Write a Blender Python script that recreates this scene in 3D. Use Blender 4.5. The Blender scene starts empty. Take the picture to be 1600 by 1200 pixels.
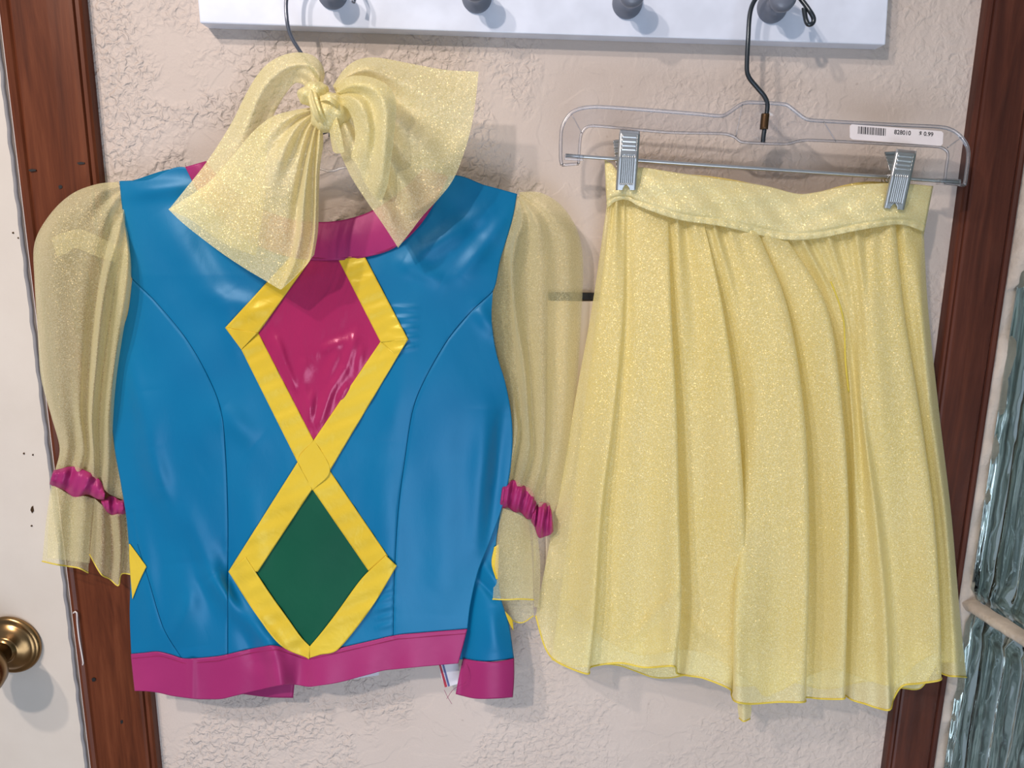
import bpy, bmesh, math, random
import numpy as np
from mathutils import Vector, Matrix
random.seed(7)
rng = np.random.RandomState(5)
C = bpy.context.scene.collection
SC = bpy.context.scene

# ------------------------------------------------------------------ camera
F = 1155.0                      # focal length in pixels of a 1600 px wide frame
D = 0.70                        # lens to wall, metres
ZC = 1.50
PITCH = math.atan(F / 5495.0)
ROLL = 0.0126
fw = Vector((0, math.cos(PITCH), -math.sin(PITCH)))
up0 = Vector((0, math.sin(PITCH), math.cos(PITCH)))
rt = (Vector((1, 0, 0)) * math.cos(ROLL) + up0 * math.sin(ROLL)).normalized()
up = rt.cross(fw).normalized()
cam = bpy.data.cameras.new('camera')
cam.sensor_width = 36.0
cam.lens = 36.0 * F / 1600.0
cam.clip_start = 0.01
co = bpy.data.objects.new('camera', cam)
C.objects.link(co)
CP = Vector((0, -D, ZC))
co.matrix_world = Matrix(((rt.x, up.x, -fw.x, CP.x), (rt.y, up.y, -fw.y, CP.y), (rt.z, up.z, -fw.z, CP.z), (0, 0, 0, 1)))
SC.camera = co

# ------------------------------------------------------------------ light
SC.view_settings.view_transform = 'Standard'
SC.view_settings.look = 'None'
SC.view_settings.gamma = 1.0
SC.view_settings.exposure = 0.05
SC.view_settings.use_curve_mapping = False
wd = bpy.data.worlds.new('room_light'); SC.world = wd; wd.use_nodes = True
wd.node_tree.nodes['Background'].inputs[0].default_value = (0.74, 0.83, 1.0, 1)
wd.node_tree.nodes['Background'].inputs[1].default_value = 0.34


def lamp(name, loc, target, energy, col, size, sizey=None, spread=None):
    l = bpy.data.lights.new(name, 'AREA'); l.energy = energy; l.color = col
    if sizey: l.shape = 'RECTANGLE'; l.size = size; l.size_y = sizey
    else: l.shape = 'DISK'; l.size = size
    o = bpy.data.objects.new(name, l); C.objects.link(o)
    if spread: l.spread = math.radians(spread)
    o.location = loc
    o.rotation_euler = (Vector(target) - Vector(loc)).to_track_quat('-Z', 'Y').to_euler()
    return o


lamp('ceiling_lamp', (-0.78, -1.55, 2.42), (-.2, 0, 1.0), 5.8, (1.0, 0.88, 0.80), 0.07, None, 110)
lamp('ceiling_lamp', (-1.00, -1.25, 2.58), (-.2, 0, 1.0), 4.4, (1.0, 0.88, 0.80), 0.07, None, 110)
lamp('warm_room_light', (-0.7, -1.3, 2.7), (-.2, 0, 1.9), 3.2, (1.0, 0.68, 0.42), 0.8, 0.8)
lamp('cool_fill_light', (0.1, -1.5, 0.5), (0, 0, 1.1), 12.5, (0.72, 0.83, 1.0), 0.9, 0.9)  # added soft cool fill, low in front, to lift the lower wall


# ------------------------------------------------------------------ helpers
def W(px, py, d=0.0):
    """pixel of the 1600x1200 frame at d millimetres in front of the wall -> metres"""
    v = fw + rt * ((px - 800) / F) - up * ((py - 600) / F)
    t = (D - d / 1000.0) / v.y
    return CP + v * t


def WA(a):
    px, py, d = a[..., 0], a[..., 1], a[..., 2]
    fx = (px - 800) / F; fy = (py - 600) / F
    v = np.stack([fw[i] + rt[i] * fx - up[i] * fy for i in range(3)], -1)
    t = (D - d / 1000.0) / v[..., 1]
    return v * t[..., None] + np.array(CP)


def tag(o, label, cat, group=None):
    o['label'] = label; o['category'] = cat
    if group: o['group'] = group
    return o


def thing(name, label, cat, loc=(0, 0, 0), group=None):
    o = bpy.data.objects.new(name, None); C.objects.link(o)
    o.location = loc; o.empty_display_size = 0.05
    return tag(o, label, cat, group)


def link(name, me, mat=None, parent=None, smooth=True):
    if mat: me.materials.append(mat)
    if smooth: me.shade_smooth()
    o = bpy.data.objects.new(name, me); C.objects.link(o)
    if parent:
        o.parent = parent
        bpy.context.view_layer.update()
        o.matrix_parent_inverse = parent.matrix_world.inverted()
    return o


def cr(P, n, closed=False):
    """centripetal-ish resample of a polyline by a Catmull-Rom spline, n points by arc length"""
    P = np.array(P, float)
    if len(P) == 2:
        t = np.linspace(0, 1, n)[:, None]
        return P[0] * (1 - t) + P[1] * t
    seg = []
    Q = np.vstack([2 * P[0] - P[1], P, 2 * P[-1] - P[-2]])
    m = 12
    for i in range(1, len(Q) - 2):
        p0, p1, p2, p3 = Q[i - 1], Q[i], Q[i + 1], Q[i + 2]
        d1 = max(np.linalg.norm(p2 - p1), 1e-6)
        m1 = (p2 - p0) * 0.5; m2 = (p3 - p1) * 0.5
        # limit tangents so that uneven knots do not overshoot
        for mm in (m1, m2):
            L = np.linalg.norm(mm)
            if L > d1 * 1.2: mm *= d1 * 1.2 / L
        for k in range(m):
            t = k / m
            h00 = 2 * t**3 - 3 * t**2 + 1; h10 = t**3 - 2 * t**2 + t
            h01 = -2 * t**3 + 3 * t**2; h11 = t**3 - t**2
            seg.append(h00 * p1 + h10 * m1 + h01 * p2 + h11 * m2)
    seg.append(P[-1])
    S = np.array(seg)
    L = np.concatenate([[0], np.cumsum(np.linalg.norm(np.diff(S[:, :], axis=0), axis=1))])
    tt = np.linspace(0, L[-1], n)
    return np.stack([np.interp(tt, L, S[:, k]) for k in range(S.shape[1])], -1)


def crk(P, sub):
    """across-column spline keeping the knots: P (k, nv, 3) -> ((k-1)*sub+1, nv, 3)"""
    P = np.array(P, float)
    if len(P) == 2:
        t = np.linspace(0, 1, sub + 1)[:, None, None]
        return P[0][None] * (1 - t) + P[1][None] * t
    Q = np.concatenate([(2 * P[0] - P[1])[None], P, (2 * P[-1] - P[-2])[None]])
    out = []
    for i in range(1, len(Q) - 2):
        p0, p1, p2, p3 = Q[i - 1], Q[i], Q[i + 1], Q[i + 2]
        d1 = np.linalg.norm(p2 - p1, axis=-1, keepdims=True) + 1e-6
        m1 = (p2 - p0) * 0.5; m2 = (p3 - p1) * 0.5
        for mm in (m1, m2):
            L = np.linalg.norm(mm, axis=-1, keepdims=True) + 1e-9
            mm *= np.minimum(1, d1 * 1.1 / L)
        for k in range(sub):
            t = k / sub
            out.append((2 * t**3 - 3 * t**2 + 1) * p1 + (t**3 - 2 * t**2 + t) * m1 + (-2 * t**3 + 3 * t**2) * p2 + (t**3 - t**2) * m2)
    out.append(P[-1])
    return np.array(out)


def grid_mesh(name, V, closed_u=False):
    nu, nv = V.shape[:2]
    verts = V.reshape(-1, 3)
    faces = []
    for i in range(nu - 1 if not closed_u else nu):
        j = (i + 1) % nu
        for k in range(nv - 1):
            faces.append((i * nv + k, i * nv + k + 1, j * nv + k + 1, j * nv + k))
    me = bpy.data.meshes.new(name)
    me.from_pydata(verts.tolist(), [], faces)
    return me


def net(name, cols, nv, sub, mat, parent=None, dfun=None, eps=0.0, jig=None, thick=0.0, ddef=40.0):
    """cloth from a net of columns of (px, py[, mm]); returns object and the pixel-space grid"""
    cc = []
    for c in cols:
        c = [(p[0], p[1], p[2] if len(p) > 2 else ddef) for p in c]
        cc.append(cr(c, nv))
    G = crk(np.array(cc), sub)
    if dfun is not None: G[..., 2] = dfun(G[..., 0], G[..., 1]) + eps
    if jig is not None:
        u = np.linspace(0, 1, G.shape[0])[:, None] * np.ones((1, nv)); v = np.linspace(0, 1, nv)[None] * np.ones((G.shape[0], 1))
        G[..., 2] += jig(u, v, G)
    me = grid_mesh(name, WA(G))
    o = link(name, me, mat, parent)
    if thick:
        m = o.modifiers.new('thickness', 'SOLIDIFY'); m.thickness = thick; m.offset = 0
    return o, G


def tube_mesh(name, pts, r, seg=8, cap=True):
    """tube along world points; r number or list"""
    pts = [Vector(p) for p in pts]
    n = len(pts); V = []; fc = []
    prev = None
    for i, p in enumerate(pts):
        t = (pts[min(i + 1, n - 1)] - pts[max(i - 1, 0)]).normalized()
        a = prev if prev is not None else (Vector((0, 1, 0)) if abs(t.y) < 0.9 else Vector((1, 0, 0)))
        a = (a - t * a.dot(t)).normalized(); b = t.cross(a); prev = a
        rr = r[i] if isinstance(r, (list, tuple)) else r
        for k in range(seg):
            w = 2 * math.pi * k / seg
            V.append(p + (a * math.cos(w) + b * math.sin(w)) * rr)
    for i in range(n - 1):
        for k in range(seg):
            k2 = (k + 1) % seg
            fc.append((i * seg + k, i * seg + k2, (i + 1) * seg + k2, (i + 1) * seg + k))
    if cap:
        fc.append(tuple(range(seg))[::-1]); fc.append(tuple((n - 1) * seg + k for k in range(seg)))
    me = bpy.data.meshes.new(name); me.from_pydata([tuple(v) for v in V], [], fc)
    return me


def tube(name, ppts, r, mat, parent=None, n=None, seg=8, world=False):
    if world: pts = ppts
    else:
        P = cr([(p[0], p[1], p[2]) for p in ppts], n or 40)
        pts = WA(P)
    return link(name, tube_mesh(name, [tuple(p) for p in pts], r, seg), mat, parent)


def prism(name, poly, d0, d1, mat, parent=None, bevel=0.0, smooth=False, persp=True):
    """polygon in pixels (at depth d1, or each at its own depth) extruded straight back to d0"""
    A = [W(x, y, d1) for x, y in poly]
    B = [Vector((a.x, -d0 / 1000.0, a.z)) for a in A]
    bm = bmesh.new()
    va = [bm.verts.new(a) for a in A]; vb = [bm.verts.new(b) for b in B]
    n = len(poly)
    bm.faces.new(va); bm.faces.new(vb[::-1])
    for i in range(n): bm.faces.new((va[i], vb[i], vb[(i + 1) % n], va[(i + 1) % n]))
    bmesh.ops.recalc_face_normals(bm, faces=bm.faces)
    if bevel:
        bmesh.ops.bevel(bm, geom=list(bm.edges), offset=bevel, segments=2, affect='EDGES', profile=0.5)
    me = bpy.data.meshes.new(name); bm.to_mesh(me); bm.free()
    return link(name, me, mat, parent, smooth)


def box(name, x0, x1, y0, y1, z0, z1, mat, parent=None, bevel=0.0):
    bm = bmesh.new()
    bmesh.ops.create_cube(bm, size=1)
    for v in bm.verts:
        v.co = Vector((x0 + (v.co.x + .5) * (x1 - x0), y0 + (v.co.y + .5) * (y1 - y0), z0 + (v.co.z + .5) * (z1 - z0)))
    if bevel: bmesh.ops.bevel(bm, geom=list(bm.edges), offset=bevel, segments=2, affect='EDGES', profile=0.5)
    me = bpy.data.meshes.new(name); bm.to_mesh(me); bm.free()
    return link(name, me, mat, parent, False)


def lathe(name, prof, origin, axis, mat, parent=None, seg=40):
    """prof: (radius, distance along axis)"""
    ax = Vector(axis).normalized()
    a = ax.orthogonal().normalized(); b = ax.cross(a)
    V = []; fc = []
    for r, h in prof:
        for k in range(seg):
            w = 2 * math.pi * k / seg
            V.append(Vector(origin) + ax * h + (a * math.cos(w) + b * math.sin(w)) * r)
    for i in range(len(prof) - 1):
        for k in range(seg):
            k2 = (k + 1) % seg
            fc.append((i * seg + k, i * seg + k2, (i + 1) * seg + k2, (i + 1) * seg + k))
    fc.append(tuple((len(prof) - 1) * seg + k for k in range(seg)))
    me = bpy.data.meshes.new(name); me.from_pydata([tuple(v) for v in V], [], fc)
    bm = bmesh.new(); bm.from_mesh(me); bmesh.ops.recalc_face_normals(bm, faces=bm.faces); bm.to_mesh(me); bm.free()
    return link(name, me, mat, parent)


# ------------------------------------------------------------------ materials
def srgb(r, g, b):
    f = lambda c: ((c / 255 + 0.055) / 1.055) ** 2.4 if c > 10 else c / 255 / 12.92
    return (f(r), f(g), f(b), 1)


class Mat:
    def __init__(s, name):
        s.m = bpy.data.materials.new(name); s.m.use_nodes = True
        s.t = s.m.node_tree; s.n = s.t.nodes; s.b = s.n['Principled BSDF']; s.out = s.n['Material Output']
        s.tc = s.n.new('ShaderNodeTexCoord')

    def node(s, typ, **kw):
        n = s.n.new(typ)
        for k, v in kw.items():
            if k in n.inputs: n.inputs[k].default_value = v
            else: setattr(n, k, v)
        return n

    def l(s, a, b): s.t.links.new(a, b)

    def mapping(s, scale=(1, 1, 1), rot=(0, 0, 0)):
        m = s.node('ShaderNodeMapping'); m.inputs['Scale'].default_value = scale; m.inputs['Rotation'].default_value = rot
        s.l(s.tc.outputs['Object'], m.inputs[0]); return m.outputs[0]

    def noise(s, scale, detail=4, rough=0.5, vec=None, dist=0.0):
        n = s.node('ShaderNodeTexNoise'); n.inputs['Scale'].default_value = scale; n.inputs['Detail'].default_value = detail
        n.inputs['Roughness'].default_value = rough; n.inputs['Distortion'].default_value = dist
        s.l(vec or s.tc.outputs['Object'], n.inputs['Vector']); return n.outputs['Fac']

    def ramp(s, fac, stops, interp='LINEAR'):
        r = s.node('ShaderNodeValToRGB'); e = r.color_ramp.elements
        r.color_ramp.interpolation = interp
        while len(e) < len(stops): e.new(0.5)
        for i, (p, c) in enumerate(stops):
            e[i].position = p; e[i].color = c if len(c) == 4 else (*c, 1)
        s.l(fac, r.inputs[0]); return r.outputs[0]

    def math(s, op, a, b=None, c=None):
        n = s.node('ShaderNodeMath', operation=op)
        for i, x in enumerate((a, b, c)):
            if x is None: continue
            if isinstance(x, (int, float)): n.inputs[i].default_value = x
            else: s.l(x, n.inputs[i])
        return n.outputs[0]

    def mix(s, fac, a, b, blend='MIX'):
        n = s.node('ShaderNodeMix', data_type='RGBA', blend_type=blend)
        for i, x in ((0, fac), (6, a), (7, b)):
            if isinstance(x, (int, float, tuple)): n.inputs[i].default_value = x
            else: s.l(x, n.inputs[i])
        return n.outputs[2]

    def bump(s, h, strength, dist, normal=None):
        n = s.node('ShaderNodeBump'); n.inputs['Strength'].default_value = strength; n.inputs['Distance'].default_value = dist
        s.l(h, n.inputs['Height'])
        if normal: s.l(normal, n.inputs['Normal'])
        return n.outputs[0]

    def p(s, **kw):
        for k, v in kw.items():
            s.b.inputs[k.replace('_', ' ')].default_value = v
        return s


G4 = lambda v: (v, v, v, 1)

# plaster: skip-trowel patches of crumbly relief between smooth areas
M = Mat('painted_plaster')
patch = M.ramp(M.noise(9, 3, 0.55, dist=0.4), [(0.44, G4(0)), (0.53, G4(1))])
crumb = M.ramp(M.noise(150, 2, 0.45, dist=0.5), [(0.38, G4(0)), (0.66, G4(1))])
fine = M.noise(420, 3, 0.6)
sx = M.node('ShaderNodeSeparateXYZ'); M.l(M.tc.outputs['Object'], sx.inputs[0])
mr = M.node('ShaderNodeMapRange'); M.l(sx.outputs[0], mr.inputs[0])     # the plasterer left the right-hand part smoother
for i_, v_ in ((1, -0.15), (2, 0.12), (3, 1.0), (4, 0.42)): mr.inputs[i_].default_value = v_
crfade = mr.outputs[0]
h = M.math('ADD', M.math('MULTIPLY', M.math('MULTIPLY', patch, crumb), crfade), M.math('MULTIPLY', fine, 0.16))
big = M.noise(24, 2, 0.5, dist=1.0)
h = M.math('ADD', h, M.math('MULTIPLY', M.ramp(big, [(0.48, G4(0)), (0.53, G4(1))]), 0.15))
M.l(M.bump(h, 0.85, 0.0019), M.b.inputs['Normal'])
colv = M.ramp(M.noise(3.5, 4, 0.6), [(0.3, srgb(199, 184, 173)), (0.7, srgb(211, 197, 187))])
spk = M.ramp(M.noise(90, 2, 0.4), [(0.24, G4(1)), (0.27, G4(0))])
M.l(M.mix(M.math('MULTIPLY', spk, 0.35), colv, srgb(150, 130, 120)), M.b.inputs['Base Color'])
M.p(Roughness=0.62); PLASTER = M.m

M = Mat('smooth_cream_paint')
M.l(M.ramp(M.noise(8, 4, 0.6), [(0.3, srgb(222, 205, 185)), (0.7, srgb(230, 215, 196))]), M.b.inputs['Base Color'])
M.l(M.bump(M.noise(160, 3), 0.1, 0.0005), M.b.inputs['Normal'])
M.p(Roughness=0.45); CREAM = M.m

# door paint with flecks
M = Mat('white_door_paint')
c1 = M.ramp(M.noise(6, 5, 0.6), [(0.3, srgb(206, 196, 184)), (0.7, srgb(218, 209, 198))])
v = M.node('ShaderNodeTexVoronoi'); v.inputs['Scale'].default_value = 26; M.l(M.tc.outputs['Object'], v.inputs['Vector'])
fl = M.ramp(v.outputs['Distance'], [(0.035, G4(1)), (0.05, G4(0))])
fl2 = M.math('MULTIPLY', fl, M.ramp(M.noise(14, 1), [(0.5, G4(0)), (0.56, G4(1))]))
M.l(M.mix(M.math('MULTIPLY', fl2, 0.7), c1, srgb(95, 60, 40)), M.b.inputs['Base Color'])
M.l(M.bump(M.noise(220, 3), 0.16, 0.0005), M.b.inputs['Normal'])
M.p(Roughness=0.42); DOOR = M.m


def wood(name, dark, mid, light, rough=0.38):
    M = Mat(name)
    vec = M.mapping((26, 26, 2.2))
    g = M.noise(2.2, 6, 0.62, vec, 1.2)
    g2 = M.noise(40, 3, 0.6, M.mapping((5, 5, 0.35)))
    f = M.math('ADD', M.math('MULTIPLY', g, 0.7), M.math('MULTIPLY', g2, 0.3))
    c = M.ramp(f, [(0.34, dark), (0.5, mid), (0.68, light)])
    M.l(c, M.b.inputs['Base Color'])
    M.l(M.bump(g2, 0.18, 0.0004), M.b.inputs['Normal'])
    M.p(Roughness=rough); M.b.inputs['Specular IOR Level'].default_value = 0.22
    return M.m


WOODL = wood('stained_wood', srgb(76, 37, 21), srgb(98, 50, 29), srgb(118, 65, 40))
WOODR = wood('dark_stained_wood', srgb(62, 34, 28), srgb(80, 44, 34), srgb(100, 56, 42))


def simple(name, col, rough=0.5, metal=0.0, bumps=None, spec=0.5, var=0.06):
    M = Mat(name)
    c2 = tuple(min(1, x * (1 + var)) for x in col[:3]) + (1,)
    c1 = tuple(x * (1 - var) for x in col[:3]) + (1,)
    M.l(M.ramp(M.noise(30, 3), [(0.35, c1), (0.65, c2)]), M.b.inputs['Base Color'])
    M.p(Roughness=rough, Metallic=metal); M.b.inputs['Specular IOR Level'].default_value = spec
    if bumps: M.l(M.bump(M.noise(bumps[0], 3), bumps[1], bumps[2]), M.b.inputs['Normal'])
    return M.m


WHITE = simple('white_board_paint', srgb(226, 232, 246), 0.35)
WHITESTRIP = simple('white_strip_paint', srgb(226, 216, 212), 0.4, bumps=(200, .3, .0006))
GREYJAMB = simple('grey_jamb_paint', srgb(140, 138, 140), 0.55, bumps=(180, .3, .0006))
PEG = simple('grey_peg_paint', srgb(112, 118, 132), 0.3)
DARKWIRE = simple('dark_steel_wire', srgb(78, 84, 90), 0.32, 0.85)
GREYWIRE = simple('grey_steel_wire', srgb(130, 134, 145), 0.3, 0.8)
STEEL = simple('zinc_plated_steel', srgb(196, 198, 198), 0.34, 0.9, bumps=(300, .1, .0003))
BRASS = simple('aged_brass', srgb(146, 116, 78), 0.26, 1.0, bumps=(60, .12, .0006), var=0.25)
BRONZE = simple('brown_ferrule', srgb(90, 66, 42), 0.4, 0.7)
MORTAR = simple('rough_mortar', srgb(196, 184, 172), 0.85, bumps=(160, .9, .0016), var=0.12)
BLACK = simple('black_gap', srgb(16, 16, 18), 0.6)
PAPER = simple('white_sticker_paper', srgb(236, 226, 224), 0.5)
INK = simple('black_ink', srgb(20, 20, 24), 0.6)
TAGW = simple('white_label_tape', srgb(225, 222, 230), 0.7)
TAGB = simple('blue_label_stripe', srgb(90, 100, 150), 0.7)
TAGR = simple('red_label_stripe', srgb(180, 50, 70), 0.7)


def satin(name, c_d, c_l, rough=0.34, sheen=0.25, wr=(38, 0.35, 0.0016), stretch=(1, 1, 1), spec=0.5, aniso=0.0):
    M = Mat(name)
    n = M.noise(7, 3, 0.5)
    M.l(M.ramp(n, [(0.35, c_d), (0.65, c_l)]), M.b.inputs['Base Color'])
    w2 = M.noise(wr[0] * 4.2, 3, 0.55, M.mapping(stretch), 0.8)
    w = M.math('ADD', M.noise(wr[0], 2, 0.5, M.mapping(stretch), 0.6), M.math('MULTIPLY', w2, 0.10))
    thread = M.noise(1, 2, 0.5, M.mapping((2600, 2600, 260)))
    b1 = M.bump(w, wr[1], wr[2])
    b2 = M.bump(thread, 0.12, 0.0003, b1)
    M.l(b2, M.b.inputs['Normal'])
    M.p(Roughness=rough)
    M.b.inputs['Specular IOR Level'].default_value = spec
    M.b.inputs['Sheen Weight'].default_value = sheen
    M.b.inputs['Sheen Roughness'].default_value = 0.4
    M.b.inputs['Sheen Tint'].default_value = c_l
    M.b.inputs['Specular Tint'].default_value = tuple(min(1, x * 1.2 + 0.35) for x in c_l[:3]) + (1,)
    return M.m


BLUE = satin('turquoise_satin', srgb(0, 104, 152), srgb(2, 114, 160), 0.42, 0.1, wr=(14, 0.34, 0.0045), stretch=(1.4, 1, 0.7), spec=0.75)
PINK = satin('magenta_satin', srgb(152, 42, 100), srgb(166, 52, 110), 0.38, 0.1, wr=(30, 0.3, 0.002), stretch=(1, 1, 1))
PINKC = satin('crumpled_magenta_satin', srgb(160, 34, 86), srgb(174, 42, 96), 0.24, 0.1, wr=(42, 0.35, 0.003), stretch=(1.6, 1, 0.7), spec=0.9)
YEL = satin('yellow_satin_ribbon', srgb(214, 180, 50), srgb(226, 196, 64), 0.33, 0.1, wr=(70, 0.4, 0.0018), stretch=(1, 1, 1))
GREEN = satin('dark_green_satin', srgb(14, 78, 58), srgb(20, 88, 64), 0.5, 0.1, wr=(30, 0.3, 0.002), spec=0.4)


def organza(name, c_a, c_b, glint, opacity, edge, transl=0.35):
    """sparkly sheer: more thread is met where the cloth is seen at a slant"""
    M = Mat(name)
    g = M.noise(900, 2, 0.6)
    sp = M.noise(1500, 1, 0.5)
    base = M.ramp(M.noise(14, 3, 0.55), [(0.35, c_a), (0.65, c_b)])
    base = M.mix(M.ramp(g, [(0.40, G4(0)), (0.66, G4(0.8))]), base, glint)
    M.l(base, M.b.inputs['Base Color'])
    bb = M.bump(sp, 0.55, 0.0008)
    M.l(M.bump(M.noise(34, 2, 0.5, M.mapping((1.6, 1.6, 0.5))), 0.25, 0.002, bb), M.b.inputs['Normal'])
    M.p(Roughness=0.33); M.b.inputs['Specular IOR Level'].default_value = 0.8
    M.b.inputs['Specular Tint'].default_value = (1, 0.86, 0.5, 1)
    M.b.inputs['Sheen Weight'].default_value = 0.3
    M.b.inputs['Sheen Tint'].default_value = glint
    # each flat thread flake catches the lamps at its own angle
    vo = M.node('ShaderNodeTexVoronoi'); vo.inputs['Scale'].default_value = 1250; M.l(M.tc.outputs['Object'], vo.inputs['Vector'])
    ge = M.node('ShaderNodeNewGeometry')
    v1 = M.node('ShaderNodeVectorMath', operation='SUBTRACT'); M.l(vo.outputs['Color'], v1.inputs[0]); v1.inputs[1].default_value = (.5, .5, .5)
    v2 = M.node('ShaderNodeVectorMath', operation='SCALE'); M.l(v1.outputs[0], v2.inputs[0]); v2.inputs['Scale'].default_value = 1.0
    v3 = M.node('ShaderNodeVectorMath', operation='ADD'); M.l(ge.outputs['Normal'], v3.inputs[0]); M.l(v2.outputs[0], v3.inputs[1])
    v4 = M.node('ShaderNodeVectorMath', operation='NORMALIZE'); M.l(v3.outputs[0], v4.inputs[0])
    gs = M.node('ShaderNodeBsdfGlossy'); gs.inputs[0].default_value = (1.0, 0.84, 0.46, 1); gs.inputs['Roughness'].default_value = 0.34
    M.l(v4.outputs[0], gs.inputs['Normal'])
    m0 = M.node('ShaderNodeMixShader'); m0.inputs[0].default_value = 0.13
    M.l(M.b.outputs[0], m0.inputs[1]); M.l(gs.outputs[0], m0.inputs[2])
    tr = M.node('ShaderNodeBsdfTranslucent'); M.l(base, tr.inputs[0])
    m1 = M.node('ShaderNodeMixShader'); m1.inputs[0].default_value = transl
    M.l(m0.outputs[0], m1.inputs[1]); M.l(tr.outputs[0], m1.inputs[2])
    tp = M.node('ShaderNodeBsdfTransparent'); tp.inputs[0].default_value = (1, 0.98, 0.88, 1)
    lw = M.node('ShaderNodeLayerWeight'); lw.inputs[0].default_value = 0.35
    fac = M.math('ADD', M.math('MULTIPLY', lw.outputs['Facing'], edge - opacity), opacity)
    fac = M.math('MINIMUM', M.math('ADD', fac, M.math('MULTIPLY', M.ramp(g, [(0.45, G4(0)), (0.6, G4(1))]), 0.12)), 1.0)
    m2 = M.node('ShaderNodeMixShader'); M.l(fac, m2.inputs[0])
    M.l(tp.outputs[0], m2.inputs[1]); M.l(m1.outputs[0], m2.inputs[2])
    M.l(m2.outputs[0], M.out.inputs[0])
    return M.m


ORG_SK = organza('gold_organza_skirt', srgb(252, 238, 158), srgb(252, 240, 172), srgb(255, 250, 206), 0.58, 0.98, transl=0.20)
ORG_SL = organza('gold_organza_sheer', srgb(246, 236, 176), srgb(246, 238, 190), srgb(255, 250, 216), 0.23, 0.88, transl=0.2)
ORG_BACK = organza('gold_organza_single', srgb(236, 226, 166), srgb(238, 230, 180), srgb(255, 248, 210), 0.16, 0.85)
ORG_BOW = organza('gold_organza_bow', srgb(248, 234, 156), srgb(246, 236, 178), srgb(255, 250, 210), 0.60, 1.0, transl=0.20)
ORG_IN = organza('golden_lining', srgb(254, 226, 118), srgb(254, 230, 132), srgb(255, 240, 160), 0.97, 1.0, transl=0.20)
ORG_BAND = organza('gold_organza_band', srgb(248, 232, 156), srgb(250, 236, 172), srgb(255, 250, 206), 0.96, 1.0, transl=0.20)
EDGE = simple('yellow_overlock_thread', srgb(226, 204, 80), 0.6, bumps=(900, .6, .0006))
SEAM = simple('turquoise_seam_thread', srgb(0, 50, 84), 0.9, spec=0.1)
PINKTH = simple('magenta_thread', srgb(150, 24, 84), 0.7)


def clear(name, tint, g, rough=0.06, base=0.0):
    M = Mat(name)
    M.n.remove(M.b)
    tp = M.node('ShaderNodeBsdfTransparent'); tp.inputs[0].default_value = tint
    gl = M.node('ShaderNodeBsdfGlossy'); gl.inputs[0].default_value = (1, 1, 1, 1); gl.inputs[1].default_value = rough
    fr = M.node('ShaderNodeFresnel'); fr.inputs[0].default_value = 1.5
    M.l(M.bump(M.noise(120, 2), 0.1, 0.0005), gl.inputs['Normal'])
    mx = M.node('ShaderNodeMixShader')
    M.l(M.math('MINIMUM', M.math('ADD', M.math('MULTIPLY', fr.outputs[0], g), base), 1.0), mx.inputs[0])
    M.l(tp.outputs[0], mx.inputs[1]); M.l(gl.outputs[0], mx.inputs[2]); M.l(mx.outputs[0], M.out.inputs[0])
    return M.m


PLASTIC = clear('clear_plastic', (0.955, 0.955, 0.965, 1), 1.0)
PLASTICR = clear('clear_plastic_rim', (0.96, 0.96, 0.985, 1), 0.8, 0.35, 0.14)
M = Mat('green_glass_block')
M.p(Roughness=0.03, IOR=1.45); M.b.inputs['Base Color'].default_value = srgb(218, 234, 229)
M.b.inputs['Transmission Weight'].default_value = 1.0
M.l(M.bump(M.noise(18, 2, 0.5, M.mapping((1, 1, 0.4)), 1.0), 0.6, 0.01), M.b.inputs['Normal'])
GLASS = M.m

# ------------------------------------------------------------------ setting
# verticals of the wall from single pixels of the photograph
X = lambda px, py=600, d=0: W(px, py, d).x
xl0 = X(8, 0); xl1 = X(137, 0)              # left casing
xr0 = X(1534, 0); xr1 = X(1582, 300)        # right casing
box('wall_back', xl1 - 0.03, xr0 + 0.03, 0.0, 0.12, 0.0, 2.45, PLASTER)['kind'] = 'structure'
f = box('floor', -1.6, 1.6, -2.6, 0.12, -0.05, 0.0, simple('floor_tile', srgb(150, 138, 124), 0.5)); f['kind'] = 'structure'


def casing(name, xa, xb, mat, flip=False):
    """moulded casing: profile (fraction of width, mm proud) pulled vertically"""
    prof = [(0, 0), (0, 9), (.02, 11.5), (.06, 12), (.10, 10.5), (.12, 8.6), (.14, 10.6), (.17, 12), (.60, 13), (.86, 12.6), (.90, 12), (.915, 9.4), (.93, 11.4), (.97, 11), (.995, 9), (1, 6), (1, 0)]
    if flip: prof = [(1 - a, b) for a, b in prof][::-1]
    V = []; fc = []
    zs = [0.0, 2.2]
    for z in zs:
        for a, b in prof: V.append((xa + (xb - xa) * a, -b / 1000, z))
    n = len(prof)
    for i in range(n - 1): fc.append((i, i + 1, n + i + 1, n + i))
    fc.append(tuple(range(n))[::-1]); fc.append(tuple(range(n, 2 * n)))
    me = bpy.data.meshes.new(name); me.from_pydata(V, [], fc)
    bm = bmesh.new(); bm.from_mesh(me); bmesh.ops.recalc_face_normals(bm, faces=bm.faces); bm.to_mesh(me); bm.free()
    o = link(name, me, mat, None, False); o['kind'] = 'structure'
    return o


casl = casing('trim_1', xl0, xl1, WOODL)
casr = casing('trim_2', xr0, xr1, WOODR, True)
# nail holes and a small split in the left casing
for (x, y, w_, h_) in ((50, 266, 6, 2), (126, 255, 6, 2), (94, 292, 3, 3), (146, 1062, 3, 3), (190, 1128, 2, 3)):
    prism('nail_hole', [(x - w_, y - h_ * .4), (x, y - h_), (x + w_, y - h_ * .6), (x + w_, y + h_ * .5), (x, y + h_), (x - w_ * .6, y + h_)], 12.6, 13.3, BLACK, casl)
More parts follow.
